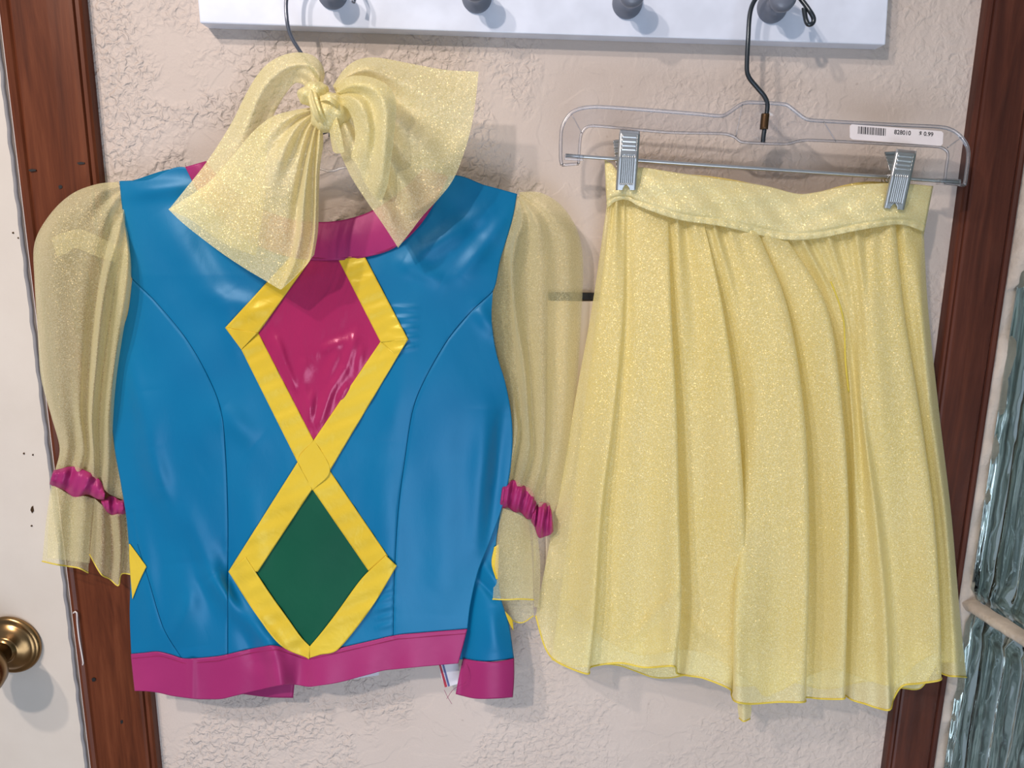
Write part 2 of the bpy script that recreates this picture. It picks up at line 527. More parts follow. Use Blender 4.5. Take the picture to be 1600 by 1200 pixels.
# jamb, white strip, door
xs = X(5, 0); xj = X(-3.5, 0)
s = box('trim_3', xs, xl0, -0.008, 0.03, 0.0, 2.2, WHITESTRIP, None, 0.0008); s['kind'] = 'structure'
s = box('trim_4', xj - 0.002, xs, 0.010, 0.05, 0.0, 2.2, GREYJAMB); s['kind'] = 'structure'
door = box('door_1', xj - 0.78, xj - 0.0015, -0.004, 0.04, 0.01, 2.1, DOOR, None, 0.0015); door['kind'] = 'structure'
# rippled paint edge bead of the door
bead = [Vector((xj - 0.002 + 0.0007 * math.sin(z * 211) * math.sin(z * 57), -0.003, z)) for z in np.arange(0.1, 2.05, 0.006)]
link('edge_bead', tube_mesh('edge_bead', bead, 0.0018, 6), GREYJAMB, door)
# chips in the paint
for (x, y, w_, h_) in ((50, 797, 2.6, 5), (37, 709, 1.5, 1.5), (51, 711, 1.3, 1.3), (49, 822, 1.6, 1.2), (20, 364, 1.6, 1.4), (28, 372, 1.2, 1.2)):
    prism('paint_chip', [(x - w_, y), (x - w_ * .4, y - h_), (x + w_ * .5, y - h_ * 1.3), (x + w_, y + h_ * .3), (x, y + h_)], 4.0, 4.6, BRONZE, door)
kn = bpy.data.objects.new('door_handle', None); C.objects.link(kn)
kc = W(18, 1006, 5); kn.location = kc; kn.parent = door
ax = (0, -1, 0)
kc = Vector((kc.x, -0.004, kc.z))
bpy.context.view_layer.update()
lathe('rosette', [(0.0285, 0.0), (0.0315, 0.0012), (0.032, 0.003), (0.031, 0.005), (0.0285, 0.0065), (0.0265, 0.0062), (0.025, 0.008), (0.020, 0.0115), (0.0145, 0.013), (0.0125, 0.0145), (0.0125, 0.016)], kc, ax, BRASS, kn, 56)
lathe('knob', [(0.0105, 0.013), (0.0105, 0.022), (0.0115, 0.026), (0.0145, 0.031), (0.0195, 0.036), (0.0245, 0.042), (0.0265, 0.050), (0.0262, 0.057), (0.023, 0.063), (0.017, 0.0665), (0.0085, 0.0675), (0.008, 0.0665), (0.001, 0.0665)], kc, ax, BRASS, kn, 56)
# bent wire clip on the strip
tag(tube('strip_clip', [(114, 962, 9.5), (116, 956, 12), (120, 957, 13), (121, 975, 12), (124, 1000, 12), (130, 1036, 11), (127, 1040, 10), (122, 1024, 9.5), (117, 990, 9.5)], 0.0008, WHITESTRIP, None, 50, 6),
    'white bent wire clip on the strip between door and dark casing', 'clip')

# smooth access cover behind the two garments, with a black seal along its top
cov = thing('wall_cover', 'smooth cream cover plate on the wall between the two garments', 'cover plate', W(930, 700, 0))
prism('plate', [(856, 470), (1130, 473), (1128, 905), (852, 905)], 0.0, 6, CREAM, cov, 0.0008)
prism('black_seal', [(857, 457), (1130, 460), (1130, 470), (857, 468)], 0.0, 5, BLACK, cov, 0.0004)['label'] = 'black seal along the top edge'

# glass block window, turned towards the room
gx = xr1 + 0.0005
gdir = Vector((0.195, -1, 0)).normalized(); gn = Vector((-1, -0.195, 0)).normalized()
P0 = Vector((gx + 0.0045, 0.004, 0))


def gp(s, z, n=0.0):
    p = P0 + gdir * s + gn * n
    return Vector((p.x, p.y, z))


def gslab(name, s0, s1, z0, z1, n0, n1, mat, parent, bev=0.0, sub=1):
    bm = bmesh.new()
    cs = [bm.verts.new(gp(s, z, n)) for n in (n0, n1) for s, z in ((s0, z0), (s1, z0), (s1, z1), (s0, z1))]
    for q in ((0, 1, 2, 3), (7, 6, 5, 4), (0, 4, 5, 1), (1, 5, 6, 2), (2, 6, 7, 3), (3, 7, 4, 0)): bm.faces.new([cs[i] for i in q])
    bmesh.ops.recalc_face_normals(bm, faces=bm.faces)
    if bev: bmesh.ops.bevel(bm, geom=list(bm.edges), offset=bev, segments=3, affect='EDGES', profile=0.5)
    me = bpy.data.meshes.new(name); bm.to_mesh(me); bm.free()
    return link(name, me, mat, parent, bool(bev))


def zhit(px, py):
    """height where the pixel ray meets the glass wall plane"""
    v = fw + rt * ((px - 800) / F) - up * ((py - 600) / F)
    t = (P0 - CP).dot(gn) / v.dot(gn)
    q = CP + v * t
    return q.z, (q - P0).dot(gdir)


win = bpy.data.objects.new('window_1', None); C.objects.link(win); win['kind'] = 'structure'; win.location = gp(0.15, 0.9)
bpy.context.view_layer.update()
zj, _ = zhit(1512, 948)
zt, _ = zhit(1590, 392)
BH = zt - zj
print('block height', BH, 'glass start', zhit(1525, 750)[1])
s_in = 0.012
M = Mat('light_dark_backdrop')  # bright and dark of the view outside, painted as mottled colour
M.l(M.ramp(M.noise(7, 4, 0.6, M.mapping((1, 1, 0.6))), [(0.36, srgb(84, 92, 90)), (0.5, srgb(146, 160, 156)), (0.62, srgb(216, 222, 220))]), M.b.inputs['Base Color'])
gslab('glass_backdrop', -0.5, 2.2, 0.0, 2.45, -0.62, -0.56, M.m, None)['kind'] = 'structure'  # added backdrop sheet that gives the glass blocks something varied to refract
# ragged mortar: vertical bed by the casing and the horizontal joints
zz = np.arange(0.55, 2.2, 0.006)
rows = []
for z in zz:
    wob = 0.0035 * math.sin(z * 37) * math.sin(z * 91 + 1) + 0.002 * rng.rand() + (0.0035 if math.sin(z * 23 + 2) > 0.3 else 0)
    wtop = 0.010 if z > zt - 0.03 else 0.0
    e = s_in + wob - 0.002 + wtop
    rows.append([gp(-0.012, z, 0.0)[:], gp(-0.006, z, 0.006 + 0.001 * rng.rand())[:], gp(e * .45, z, 0.005 + 0.002 * rng.rand())[:], gp(e * .85, z, 0.0045 + 0.0015 * rng.rand())[:], gp(e, z, 0.001)[:], gp(e + .001, z, -0.012)[:]])
link('mortar_bed', grid_mesh('mortar_bed', np.array(rows)), MORTAR, win)
for k in range(-3, 4):
    zc = zj + k * BH
    if not 0.2 < zc < 2.3: continue
    rows = []
    for s_ in np.arange(0.004, 0.75, 0.006):
        a = 0.0042 + 0.0012 * rng.rand(); b = 0.0042 + 0.0014 * rng.rand()
        rows.append([gp(s_, zc - a, -0.012)[:], gp(s_, zc - a, 0.000)[:], gp(s_, zc - a * .4, 0.0015 + .001 * rng.rand())[:], gp(s_, zc + b * .5, 0.0015 + .001 * rng.rand())[:], gp(s_, zc + b, 0.0)[:], gp(s_, zc + b, -0.012)[:]])
    link('mortar_joint', grid_mesh('mortar_joint', np.array(rows)), MORTAR, win)
# blocks with vertical flutes on their face
for k in range(-2, 3):
    z0 = zj + k * BH + 0.005; z1 = z0 + BH - 0.010
    if z0 > 2.2: continue
    for j in range(2):
        s0 = s_in + j * (BH + .01) - 0.001; s1 = s0 + BH
        ns, nz = 150, 24
        Gr = np.zeros((ns + 1, nz + 1, 3))
        for a in range(ns + 1):
            u = a / ns; s_ = s0 + u * (s1 - s0)
            fl = 0.0017 * math.cos(u * 2 * math.pi * 17 + 0.6)
            for b in range(nz + 1):
                vv = b / nz; z = z0 + vv * (z1 - z0)
                eu = min(u, 1 - u) * (s1 - s0); ev = min(vv, 1 - vv) * (z1 - z0)
                e = min(1, eu / 0.009, ev / 0.016)
                e2 = max(0, min(1, (min(eu, ev) - 0.010) / 0.012))
                n = -0.012 + 0.012 * math.sqrt(max(0, 1 - (1 - e) ** 2)) - 0.006 * e2 + fl * e2
                Gr[a, b] = gp(s_, z, n)[:]
        me = grid_mesh('glass_block', Gr)
        bm = bmesh.new(); bm.from_mesh(me)
        # back of the block
        r = bmesh.ops.extrude_face_region(bm, geom=list(bm.faces))
        for vtx in [g for g in r['geom'] if isinstance(g, bmesh.types.BMVert)]: vtx.co -= gn * 0.03
        bmesh.ops.recalc_face_normals(bm, faces=bm.faces)
        bm.to_mesh(me); bm.free()
        link('glass_block', me, GLASS, win)

# ------------------------------------------------------------------ peg rail
rail = thing('peg_rail', 'white peg board with grey pegs fixed along the top of the wall', 'peg rail', W(850, 20, 0))
prism('board', [(312, 36), (1384, 70), (1392, -60), (1398, -150), (292, -188), (302, -80)], 0.0, 18, WHITE, rail, 0.0012)
for px, py in ((520, -10), (745, -4), (980, 5), (1206, 12)):
    b0 = W(px, py, 18)
    lathe('peg', [(0.0128, 0.0), (0.0128, 0.002), (0.0110, 0.004), (0.0085, 0.0065), (0.0072, 0.010), (0.0070, 0.015), (0.0080, 0.019), (0.0098, 0.0215), (0.0108, 0.025), (0.0104, 0.029), (0.0075, 0.0315), (0.001, 0.0325)], b0, (0, -1, 0), PEG, rail, 36)

# ------------------------------------------------------------------ blouse
def ridge(x, y, x0, y0, x1, y1, w, a, w2=None):
    dx, dy = x1 - x0, y1 - y0; L2 = dx * dx + dy * dy
    t = np.clip(((x - x0) * dx + (y - y0) * dy) / L2, 0, 1)
    qx = x - (x0 + t * dx); qy = y - (y0 + t * dy)
    fade = np.sin(np.pi * np.clip(t * 0.9 + 0.05, 0, 1)) ** 0.6
    return a * np.exp(-(qx * qx + qy * qy) / (w * w)) * fade


def pl_dist(x, y, P):
    best = np.full(np.shape(x), 1e9)
    for (x0, y0), (x1, y1) in zip(P[:-1], P[1:]):
        dx, dy = x1 - x0, y1 - y0; L2 = dx * dx + dy * dy
        t = np.clip(((x - x0) * dx + (y - y0) * dy) / L2, 0, 1)
        best = np.minimum(best, np.hypot(x - x0 - t * dx, y - y0 - t * dy))
    return best


SEAML = [(207, 436), (240, 468), (290, 528), (325, 588), (345, 640), (352, 700), (356, 800), (356, 900), (356, 1026)]
SEAMR = [(770, 455), (735, 488), (700, 530), (665, 590), (645, 640), (632, 720), (622, 800), (616, 900), (614, 995)]
SIDE = [(207, 800), (215, 850), (232, 905), (255, 980), (285, 1030)]


def DB(x, y):
    x = np.asarray(x, float); y = np.asarray(y, float)
    cx = 492
    d = 30 + 16 * np.sqrt(np.clip(1 - ((x - cx) / 330) ** 2, 0, 1))
    d += 7 * np.exp(-((x - 300) / 95) ** 2 - ((y - 620) / 130) ** 2) + 7 * np.exp(-((x - 690) / 95) ** 2 - ((y - 640) / 130) ** 2)
    d -= 6 * np.clip((430 - y) / 150, 0, 1)
    # soft drapes
    base = d; d = 0 * x
    d += ridge(x, y, 225, 690, 330, 900, 22, 5.0) + ridge(x, y, 330, 900, 425, 1015, 16, 8.0) + ridge(x, y, 235, 610, 250, 760, 22, 3.5)
    d += ridge(x, y, 285, 880, 300, 1010, 26, 3.5) - ridge(x, y, 350, 860, 400, 1030, 16, 5.5) + ridge(x, y, 425, 1000, 440, 1090, 14, 5)
    d -= ridge(x, y, 470, 1000, 478, 1090, 14, 4)
    d += ridge(x, y, 215, 800, 245, 1000, 18, 3) - ridge(x, y, 250, 700, 330, 960, 15, 2.4)
    d += ridge(x, y, 330, 460, 420, 490, 18, 2.6) + ridge(x, y, 345, 640, 400, 690, 20, 3.0) + ridge(x, y, 200, 300, 300, 290, 14, 3)
    d += ridge(x, y, 640, 410, 760, 330, 16, 3.0) + ridge(x, y, 720, 430, 790, 340, 14, 2.5) + ridge(x, y, 630, 410, 690, 440, 14, 2.5)
    d += ridge(x, y, 745, 480, 775, 520, 14, 3.2) - ridge(x, y, 690, 300, 780, 400, 20, 2.0)
    d += ridge(x, y, 600, 690, 615, 960, 26, 2.5) + ridge(x, y, 760, 640, 750, 850, 22, 4) - ridge(x, y, 785, 650, 760, 860, 14, 4)
    d += ridge(x, y, 640, 500, 610, 690, 20, 2.0) + ridge(x, y, 700, 720, 690, 960, 30, 2.0)
    for k in range(5): d += ridge(x, y, 612, 480 + k * 17, 650, 482 + k * 15, 4, 0.9) + ridge(x, y, 590, 925 + 14 * k, 614, 918 + 14 * k, 4, 0.7)
    d += ridge(x, y, 250, 330, 340, 470, 26, 2.2) - ridge(x, y, 300, 340, 360, 450, 20, 1.6) + ridge(x, y, 205, 560, 235, 700, 14, 2.0)
    d += ridge(x, y, 350, 470, 372, 560, 12, 1.6) + ridge(x, y, 300, 930, 260, 1010, 14, 1.6) + ridge(x, y, 560, 960, 610, 940, 10, 1.2) + ridge(x, y, 390, 760, 405, 900, 18, 1.6)
    d = base + 1.3 * d
    # seams drawn in
    for P in (SEAML, SEAMR, SIDE):
        q = pl_dist(x, y, P)
        d -= 0.5 * np.exp(-(q / 2.4) ** 2) + 0.2 * np.exp(-(q / 12) ** 2)
    d += 0.5 * np.sin(x * .05 + y * .021) * np.sin(y * .033 + 1)
    return d


bl = thing('costume_blouse', 'turquoise satin blouse with diamond appliques and sheer puff sleeves on left hanger', 'blouse', W(490, 1090, 30))
HEMT = [(205, 1024), (250, 1020), (290, 1032), (340, 1028), (400, 1014), (432, 1010), (480, 1026), (530, 1015), (620, 994), (680, 989), (730, 985)]
hx = [p[0] for p in HEMT]; hy = [p[1] for p in HEMT]
HT = lambda x: float(np.interp(x, hx, hy))
cen = [
    [(187, 283), (192, 330), (203, 400)] + SEAML,
    [(230, 280), (255, 400), (300, 500), (370, 600), (396, 700), (402, 850), (404, 8 + HT(404))],
    [(291, 262), (320, 330), (365, 430), (418, 560), (440, 700), (445, 850), (448, 8 + HT(448))],
    [(345, 320), (380, 400), (430, 500), (462, 620), (475, 750), (478, 900), (480, 8 + HT(480))],
    [(415, 376), (440, 450), (468, 560), (485, 650), (492, 760), (500, 900), (502, 8 + HT(502))],
    [(480, 398), (490, 500), (503, 620), (515, 760), (522, 900), (522, 8 + HT(522))],
    [(540, 400), (540, 500), (545, 620), (548, 760), (545, 900), (545, 8 + HT(545))],
    [(603, 386), (590, 500), (580, 620), (575, 760), (570, 900), (568, 8 + HT(568))],
    [(650, 340), (640, 430), (615, 560), (598, 700), (588, 850), (585, 8 + HT(585))],
    [(700, 276), (690, 400), (655, 520), (620, 650), (605, 800), (598, 8 + HT(598))],
    [(760, 290), (740, 400), (705, 480), (650, 580), (620, 700), (608, 850), (604, 8 + HT(604))],
    [(808, 303), (800, 345), (782, 405)] + SEAMR[:-1] + [(614, 8 + HT(614))],
]
net('front_panel', cen, 330, 22, BLUE, bl, DB, thick=0.0008)
net('side_panel', [[(207, 436), (200, 490), (184, 540), (175, 620), (178, 690), (190, 760), (199, 820), (204, 900), (203, 960), (206, 1036)], SEAML[:-1] + [(356, 8 + HT(356))]], 260, 80, BLUE, bl, DB, thick=0.0008)
net('side_panel', [SEAMR[:-1] + [(614, 8 + HT(614))], [(770, 455), (768, 500), (775, 550), (790, 600), (800, 660), (799, 720), (788, 780), (768, 840), (748, 890), (736, 940), (730, 985)]], 260, 80, BLUE, bl, DB, thick=0.0008)
for P in (SEAML, SEAMR, SIDE[1:]):
    Q = cr([(x, y, 0) for x, y in P], 90); Q[:, 2] = DB(Q[:, 0], Q[:, 1]) + 0.42
    tube('seam', Q.tolist(), 0.00028, SEAM, bl, 140, 5)
# back of the garment, turned forward at the lower right side
DBK = lambda x, y: 16 + 6 * np.sqrt(np.clip(1 - ((x - 492) / 330) ** 2, 0, 1)) + 0 * y
net('back_panel', [[(192, 286), (212, 440), (190, 560), (184, 680), (205, 820), (212, 1030)], [(300, 268), (310, 500), (320, 800), (325, 1040)], [(385, 380), (395, 600), (400, 800), (405, 1040)], [(500, 412), (500, 600), (500, 800), (500, 1030)], [(610, 395), (605, 600), (600, 800), (600, 1020)], [(700, 285), (700, 500), (695, 800), (690, 1010)], [(800, 306), (765, 460), (795, 660), (775, 800), (735, 1000)]], 60, 8, BLUE, bl, DBK, thick=0.0008)


def DFL(x, y):
    t = np.clip((np.asarray(y, float) - 740) / 300, 0, 1)
    xc = 768 + 0 * t; return 14 + 20 * t + 13 * np.clip(1 - ((x - xc) / 46) ** 2, 0, 1) + ridge(x, y, 752, 880, 790, 925, 8, 3) - ridge(x, y, 748, 905, 775, 935, 6, 3) + ridge(x, y, 765, 950, 775, 1020, 14, 3)


net('side_flap', [[(770, 740), (745, 850), (728, 930), (722, 985), (718, 1030)], [(785, 740), (765, 860), (755, 930), (757, 985), (755, 1034)], [(798, 735), (785, 800), (775, 850), (782, 930), (795, 975), (803, 1029)]], 120, 20, BLUE, bl, DFL, thick=0.0008)
o, G = net('side_flap_hem', [[(724, 1029), (718, 1052), (712, 1084)], [(748, 1033), (745, 1060), (742, 1091)], [(775, 1034), (775, 1062), (775, 1091)], [(803, 1029), (803, 1060), (801, 1089)]], 30, 12, PINK, bl, DFL, 1.5, thick=0.0012)
# hem band of the front
HEMB = [(211, 1079), (240, 1080), (275, 1088), (310, 1092), (345, 1092), (400, 1079), (438, 1070), (460, 1069), (485, 1073), (530, 1066), (600, 1047), (660, 1041), (716, 1036)]
bx = [p[0] for p in HEMB]; by = [p[1] for p in HEMB]
cols = []
for t in np.linspace(0, 1, 27):
    xt = 205 + t * 525; xb = 211 + t * 505
    cols.append([(xt, HT(xt) - 2), ((xt + xb) / 2, (HT(xt) + np.interp(xb, bx, by)) / 2), (xb, float(np.interp(xb, bx, by)))])
net('hem_band', cols, 40, 10, PINK, bl, DB, 1.3, jig=lambda u, v, G: 1.2 * np.sin(G[..., 0] * .09) * v + 2.0 * np.exp(-((G[..., 0] - 440) / 10) ** 2) * v - 2.5 * np.exp(-((G[..., 0] - 462) / 9) ** 2) * v + 1.5 * np.exp(-((G[..., 0] - 300) / 6) ** 2), thick=0.0014)
Q = cr([(x, HT(x) + 5, 0) for x in np.linspace(207, 728, 40)], 200); Q[:, 2] = DB(Q[:, 0], Q[:, 1]) + 2.3
tube('hem_stitching', Q.tolist(), 0.00028, PINKTH, bl, 260, 4)
net('back_hem', [[(378, 1068, 24), (380, 1084, 24)], [(420, 1066, 24), (420, 1089, 25)], [(461, 1060, 24), (458, 1090, 24)]], 10, 8, PINK, bl, thick=0.0012)
net('back_hem_band', [[(212, 1030, 20), (214, 1066, 20)], [(400, 1030, 24), (400, 1066, 24)], [(600, 1000, 24), (600, 1036, 24)], [(690, 990, 22), (690, 1026, 22)]], 10, 12, PINK, bl, thick=0.0012)
# collar
ci = [(322, 252), (345, 280), (385, 312), (430, 335), (480, 346), (530, 345), (580, 330), (625, 300), (655, 270), (664, 262)]
cou = [(290, 261), (310, 300), (345, 342), (400, 382), (455, 402), (520, 407), (570, 402), (615, 388), (662, 345), (701, 276)]
A = cr([(*p, 0) for p in ci], 12); B = cr([(*p, 0) for p in cou], 12)
cols = [[tuple(a[:2]), tuple(((a + b) / 2)[:2]), tuple(b[:2])] for a, b in zip(A, B)]
net('collar', cols, 24, 14, PINK, bl, DB, 2.2, jig=lambda u, v, G: 3.0 * np.sin(np.pi * np.clip(v, 0, 1)) * .5 - 2 * (1 - v) ** 2 + .6 * np.sin(u * 60) * v, thick=0.0014)
Q = cr([(p[0] + (0 if p[1] > 350 else 0), p[1] - 3, 0) for p in cou], 120); Q[:, 2] = DB(Q[:, 0], Q[:, 1]) + 3.2
tube('collar_stitching', Q.tolist(), 0.00026, PINKTH, bl, 160, 4)


def quad(name, poly, mat, eps, thick=0.0006, jig=None, lab=None, n=60):
    a, b, c, d = poly
    o, _ = net(name, [[a, d], [b, c]], n, n, mat, bl, DB, eps, jig=jig, thick=thick)
    if lab: o['label'] = lab
    return o


def crump(u, v, G):
    x, y = G[..., 0], G[..., 1]
    g = 0
    for (a, b, c, d, w, h) in ((556, 522, 540, 572, 7, 2.2), (542, 570, 516, 612, 7, 2.0), (518, 604, 498, 664, 6, 2.2), (530, 545, 508, 600, 6, 1.6), (545, 600, 532, 628, 6, 1.6),
                               (428, 524, 446, 572, 6, 2.0), (446, 570, 462, 606, 5, 1.5), (474, 600, 486, 660, 6, 1.6), (500, 548, 545, 530, 6, 1.2), (480, 560, 470, 598, 9, 1.2), (566, 540, 562, 580, 6, 1.6), (490, 610, 484, 650, 5, 1.4)):
        g = g + ridge(x, y, a, b, c, d, w * 1.35, h)
    return 1.7 * g * np.clip(np.minimum(u, 1 - u) * 6, 0, 1) * np.clip((684 - y) / 20, 0, 1)

o, _ = net('diamond_panel', [[(486, 398), (403, 521), (490, 690)], [(507, 398), (507, 521), (490.5, 690)], [(528, 398), (596, 534), (491, 690)]], 90, 40, PINKC, bl, DB, 0.9, jig=crump, thick=0.0006)
o['label'] = 'upper diamond of magenta satin'
o, _ = net('diamond_panel', [[(487, 762), (402, 893), (483, 1012)], [(487, 762), (487, 893), (483, 1012)], [(487, 762), (576, 892), (483, 1012)]], 90, 30, GREEN, bl, DB, 0.9, thick=0.0006)
o['label'] = 'lower diamond of dark green satin'
puck = lambda u, v, G: 0.6 * np.sin(G[..., 1] * .19 + G[..., 0] * .07) * np.sin(G[..., 1] * .043 + G[..., 0] * .031 + .5)
# strips as bands of true ribbon width: centre lines with square or folded ends
def ribbon(poly, eps):
    a, b, c, d = poly
    net('ribbon_trim', [[a, d], [b, c]], 90, 14, YEL, bl, DB, eps, jig=puck, thick=0.0007)


ribbon([(455, 400), (488, 402), (403, 521), (352, 512)], 2.3)
net('ribbon_trim', [[(352, 512), (377, 546)], [(403, 520), (377, 546)]], 30, 14, YEL, bl, DB, 2.5, thick=0.0007)
ribbon([(569, 399), (527, 402), (595, 535), (638, 531)], 2.4)
net('ribbon_fold', [[(638, 530), (621, 557)], [(594, 532), (621, 557)]], 30, 14, YEL, bl, DB, 2.6, thick=0.0007)
ribbon([(377, 546), (403, 519), (490, 688), (466, 724)], 1.5)
ribbon([(622, 556), (595, 533), (490, 688), (515, 736)], 1.8)
net('ribbon_crossing', [[(491, 687), (465, 722), (488, 766)], [(491, 687), (490, 726), (488, 766)], [(491, 687), (516, 735), (488, 766)]], 40, 12, YEL, bl, DB, 2.3, thick=0.0007)
ribbon([(465, 722), (488, 764), (403, 893), (357, 893)], 2.6)
ribbon([(515, 735), (488, 764), (576, 892), (606, 869)], 1.5)
net('ribbon_trim', [[(357, 893), (400, 960), (438, 1008), (478, 1027), (483, 1030)], [(384, 870), (420, 925), (450, 967), (470, 995), (484, 1010)]], 90, 14, YEL, bl, DB, 3.2, jig=puck, thick=0.0007)
net('ribbon_trim', [[(620, 884), (580, 950), (528, 1015), (500, 1023), (484, 1028)], [(603, 868), (566, 903), (530, 952), (505, 985), (484, 1010)]], 90, 14, YEL, bl, DB, 2.9, jig=puck, thick=0.0007)
# yellow corner of a diamond that wraps round from the back, both sides
net('side_diamond', [[(202, 850), (203, 885), (207, 935)], [(203, 850), (220, 873), (228, 884), (229, 885), (228, 887), (218, 908), (207, 936)]], 30, 16, YEL, bl, DB, 1.6, thick=0.0007)
net('side_diamond', [[(772, 855), (768, 880), (775, 905)], [(780, 850), (779, 882), (778, 905)]], 20, 8, YEL, bl, DFL, 1.6, thick=0.0007)
net('side_diamond', [[(791, 962), (795, 972), (799, 980)], [(789, 955), (800, 968), (802, 985)]], 20, 8, YEL, bl, DFL, 1.2, thick=0.0007)

# sleeves: sheer cloth gathered at the armhole, a back layer and a front layer with folds
jsl = lambda u, v, G: 0.5 * np.sin(u * 34 + v * 3) * np.clip(1 - abs(v - .05) * 5, 0, 1) + 0.7 * np.sin(u * 40) * np.clip((v - .85) * 6, 0, 1)
sl1 = [
    [(184, 284, 24), (150, 288, 27), (112, 303, 27), (78, 335, 26), (54, 380, 24), (54, 440, 22), (59, 520, 22), (64, 590, 22), (80, 650, 22), (93, 700, 22), (86, 736, 24)],
    [(186, 288, 27), (147, 296, 36), (108, 325, 40), (76, 368, 40), (66, 430, 37), (70, 540, 36), (82, 630, 34), (98, 695, 28), (92, 736, 29)],
    [(187, 291, 30), (152, 303, 44), (120, 345, 46), (88, 400, 46), (86, 470, 45), (90, 560, 44), (98, 640, 40), (106, 695, 34), (98, 736, 30)],
    [(188, 296, 28), (160, 320, 42), (132, 365, 48), (112, 440, 47), (108, 540, 46), (112, 620, 42), (118, 695, 30), (110, 736, 27)],
    [(189, 302, 31), (170, 330, 47), (150, 380, 50), (132, 450, 48), (126, 560, 46), (124, 640, 44), (130, 700, 36), (122, 737, 33)],
    [(191, 312, 28), (176, 344, 40), (160, 400, 44), (143, 470, 42), (133, 570, 40), (130, 645, 36), (136, 703, 29), (130, 739, 27)],
    [(192, 318, 30), (179, 352, 42), (164, 405, 44), (152, 470, 40), (141, 570, 37), (137, 650, 33), (140, 705, 29), (137, 742, 28)],
    [(194, 330, 34), (184, 368, 48), (169, 420, 56), (158, 480, 58), (149, 570, 56), (143, 650, 52), (146, 710, 40), (146, 745, 34)],
    [(196, 338, 33), (189, 375, 46), (178, 425, 50), (167, 490, 50), (157, 572, 47), (150, 655, 42), (151, 712, 34), (151, 750, 30)],
    [(197, 345, 32), (193, 380, 42), (184, 430, 44), (173, 500, 41), (162, 580, 36), (156, 660, 32), (158, 715, 28), (158, 758, 27)],
    [(200, 362, 32), (201, 400, 48), (198, 440, 53), (189, 500, 53), (177, 580, 50), (170, 646, 48), (169, 720, 38), (167, 769, 32)],
    [(203, 385, 28), (206, 420, 36), (204, 470, 34), (193, 540, 30), (183, 620, 30), (181, 700, 28), (179, 776, 26)],
    [(207, 400, 28), (212, 440, 34), (213, 500, 32), (202, 580, 30), (194, 640, 30), (198, 720, 28), (200, 784, 26)],
]
net('sleeve', sl1, 120, 9, ORG_SL, bl, jig=jsl)[0]['label'] = 'left puffed sheer sleeve'
net('sleeve_lining', [
    [(184, 284, 22), (150, 288, 22), (112, 304, 20), (80, 335, 18), (57, 382, 17), (56, 440, 16), (61, 520, 16), (66, 590, 16), (82, 650, 16), (94, 700, 17), (87, 736, 20)],
    [(190, 310, 20), (140, 360, 14), (118, 480, 13), (122, 600, 13), (130, 690, 14), (120, 738, 18)],
    [(200, 350, 18), (178, 400, 16), (165, 500, 15), (160, 620, 15), (162, 700, 16), (155, 756, 18)],
    [(207, 400, 18), (212, 450, 16), (210, 520, 15), (196, 620, 15), (198, 720, 16), (200, 784, 18)]], 80, 10, ORG_BACK, bl)
# seam allowance seen through the cloth
net('seam_allowance', [[(80, 372, 20), (88, 398, 20)], [(95, 365, 21), (92, 400, 21)], [(105, 362, 22), (104, 396, 22)], [(125, 358, 22), (118, 388, 22)], [(155, 370, 22), (150, 400, 22)], [(185, 385, 22), (180, 410, 22)]], 8, 8, ORG_SL, bl)


def ruffle(name, top, bot, n, amp, mat, parent, lab=None, d=34, freq=40):
    A = cr([(*p, 0) for p in top], n); B = cr([(*p, 0) for p in bot], n)
    cols = []
    for i, (a, b) in enumerate(zip(A, B)):
        u = i / (n - 1)
        e = amp * (math.sin(freq * u) + .5 * math.sin(freq * 2.3 * u + 1)) * 0.5
        m = (a + b) / 2
        cols.append([(a[0], a[1] + math.sin(freq * u) * 1.2, d + e * .4), ((a * .75 + b * .25)[0], (a * .75 + b * .25)[1], d + amp * .9 + e), (m[0], m[1], d + amp * 1.1 + e * .7),
                     ((a * .25 + b * .75)[0], (a * .25 + b * .75)[1], d + amp * .9 + e), (b[0], b[1] + math.sin(freq * u + .6) * 1.6, d + e * .4)])
    o, G = net(name, cols, 24, 3, mat, parent, thick=0.0009)
    if lab: o['label'] = lab
    return o


ruffle('elastic_band', [(84, 735), (104, 730), (126, 732), (146, 741), (158, 755), (164, 770)], [(78, 755), (96, 764), (116, 776), (134, 773), (150, 778), (163, 779)], 44, 5, PINK, bl, 'magenta gathered band on the left sleeve', 30, 14)
ruffle('elastic_band', [(158, 783), (172, 776), (188, 781), (202, 779)], [(163, 793), (176, 806), (190, 803), (203, 801)], 24, 5, PINK, bl, 'magenta gathered band on the left sleeve', 27, 11)
o, G1 = net('sleeve_flounce', [[(80, 757, 30), (72, 815, 34), (66, 877, 36)], [(96, 765, 36), (92, 820, 42), (88, 882, 44)], [(115, 776, 32), (110, 820, 34), (108, 885, 34)], [(132, 775, 38), (128, 830, 42), (124, 888, 42)], [(146, 779, 30), (141, 830, 36), (138, 895, 36)]], 40, 10, ORG_SL, bl)
E1 = G1[:, -1]
net('sleeve_flounce', [[(82, 757, 24), (76, 815, 22), (74, 872, 22)], [(115, 776, 24), (112, 820, 22), (110, 876, 22)], [(148, 779, 24), (145, 830, 22), (140, 880, 22)]], 30, 8, ORG_SL, bl)
o, G2 = net('sleeve_flounce', [[(148, 779, 26), (144, 830, 26), (140, 866, 26)], [(160, 790, 32), (160, 850, 36), (158, 897, 36)], [(172, 804, 26), (176, 860, 26), (172, 905, 26)], [(184, 803, 34), (188, 860, 34), (185, 915, 34)], [(196, 802, 26), (196, 850, 26), (190, 897, 26)], [(206, 802, 28), (206, 850, 28), (207, 898, 28)]], 40, 8, ORG_SL, bl)
tube('hem_edging', [tuple(p) for p in E1], 0.0007, EDGE, bl, 60, 6)
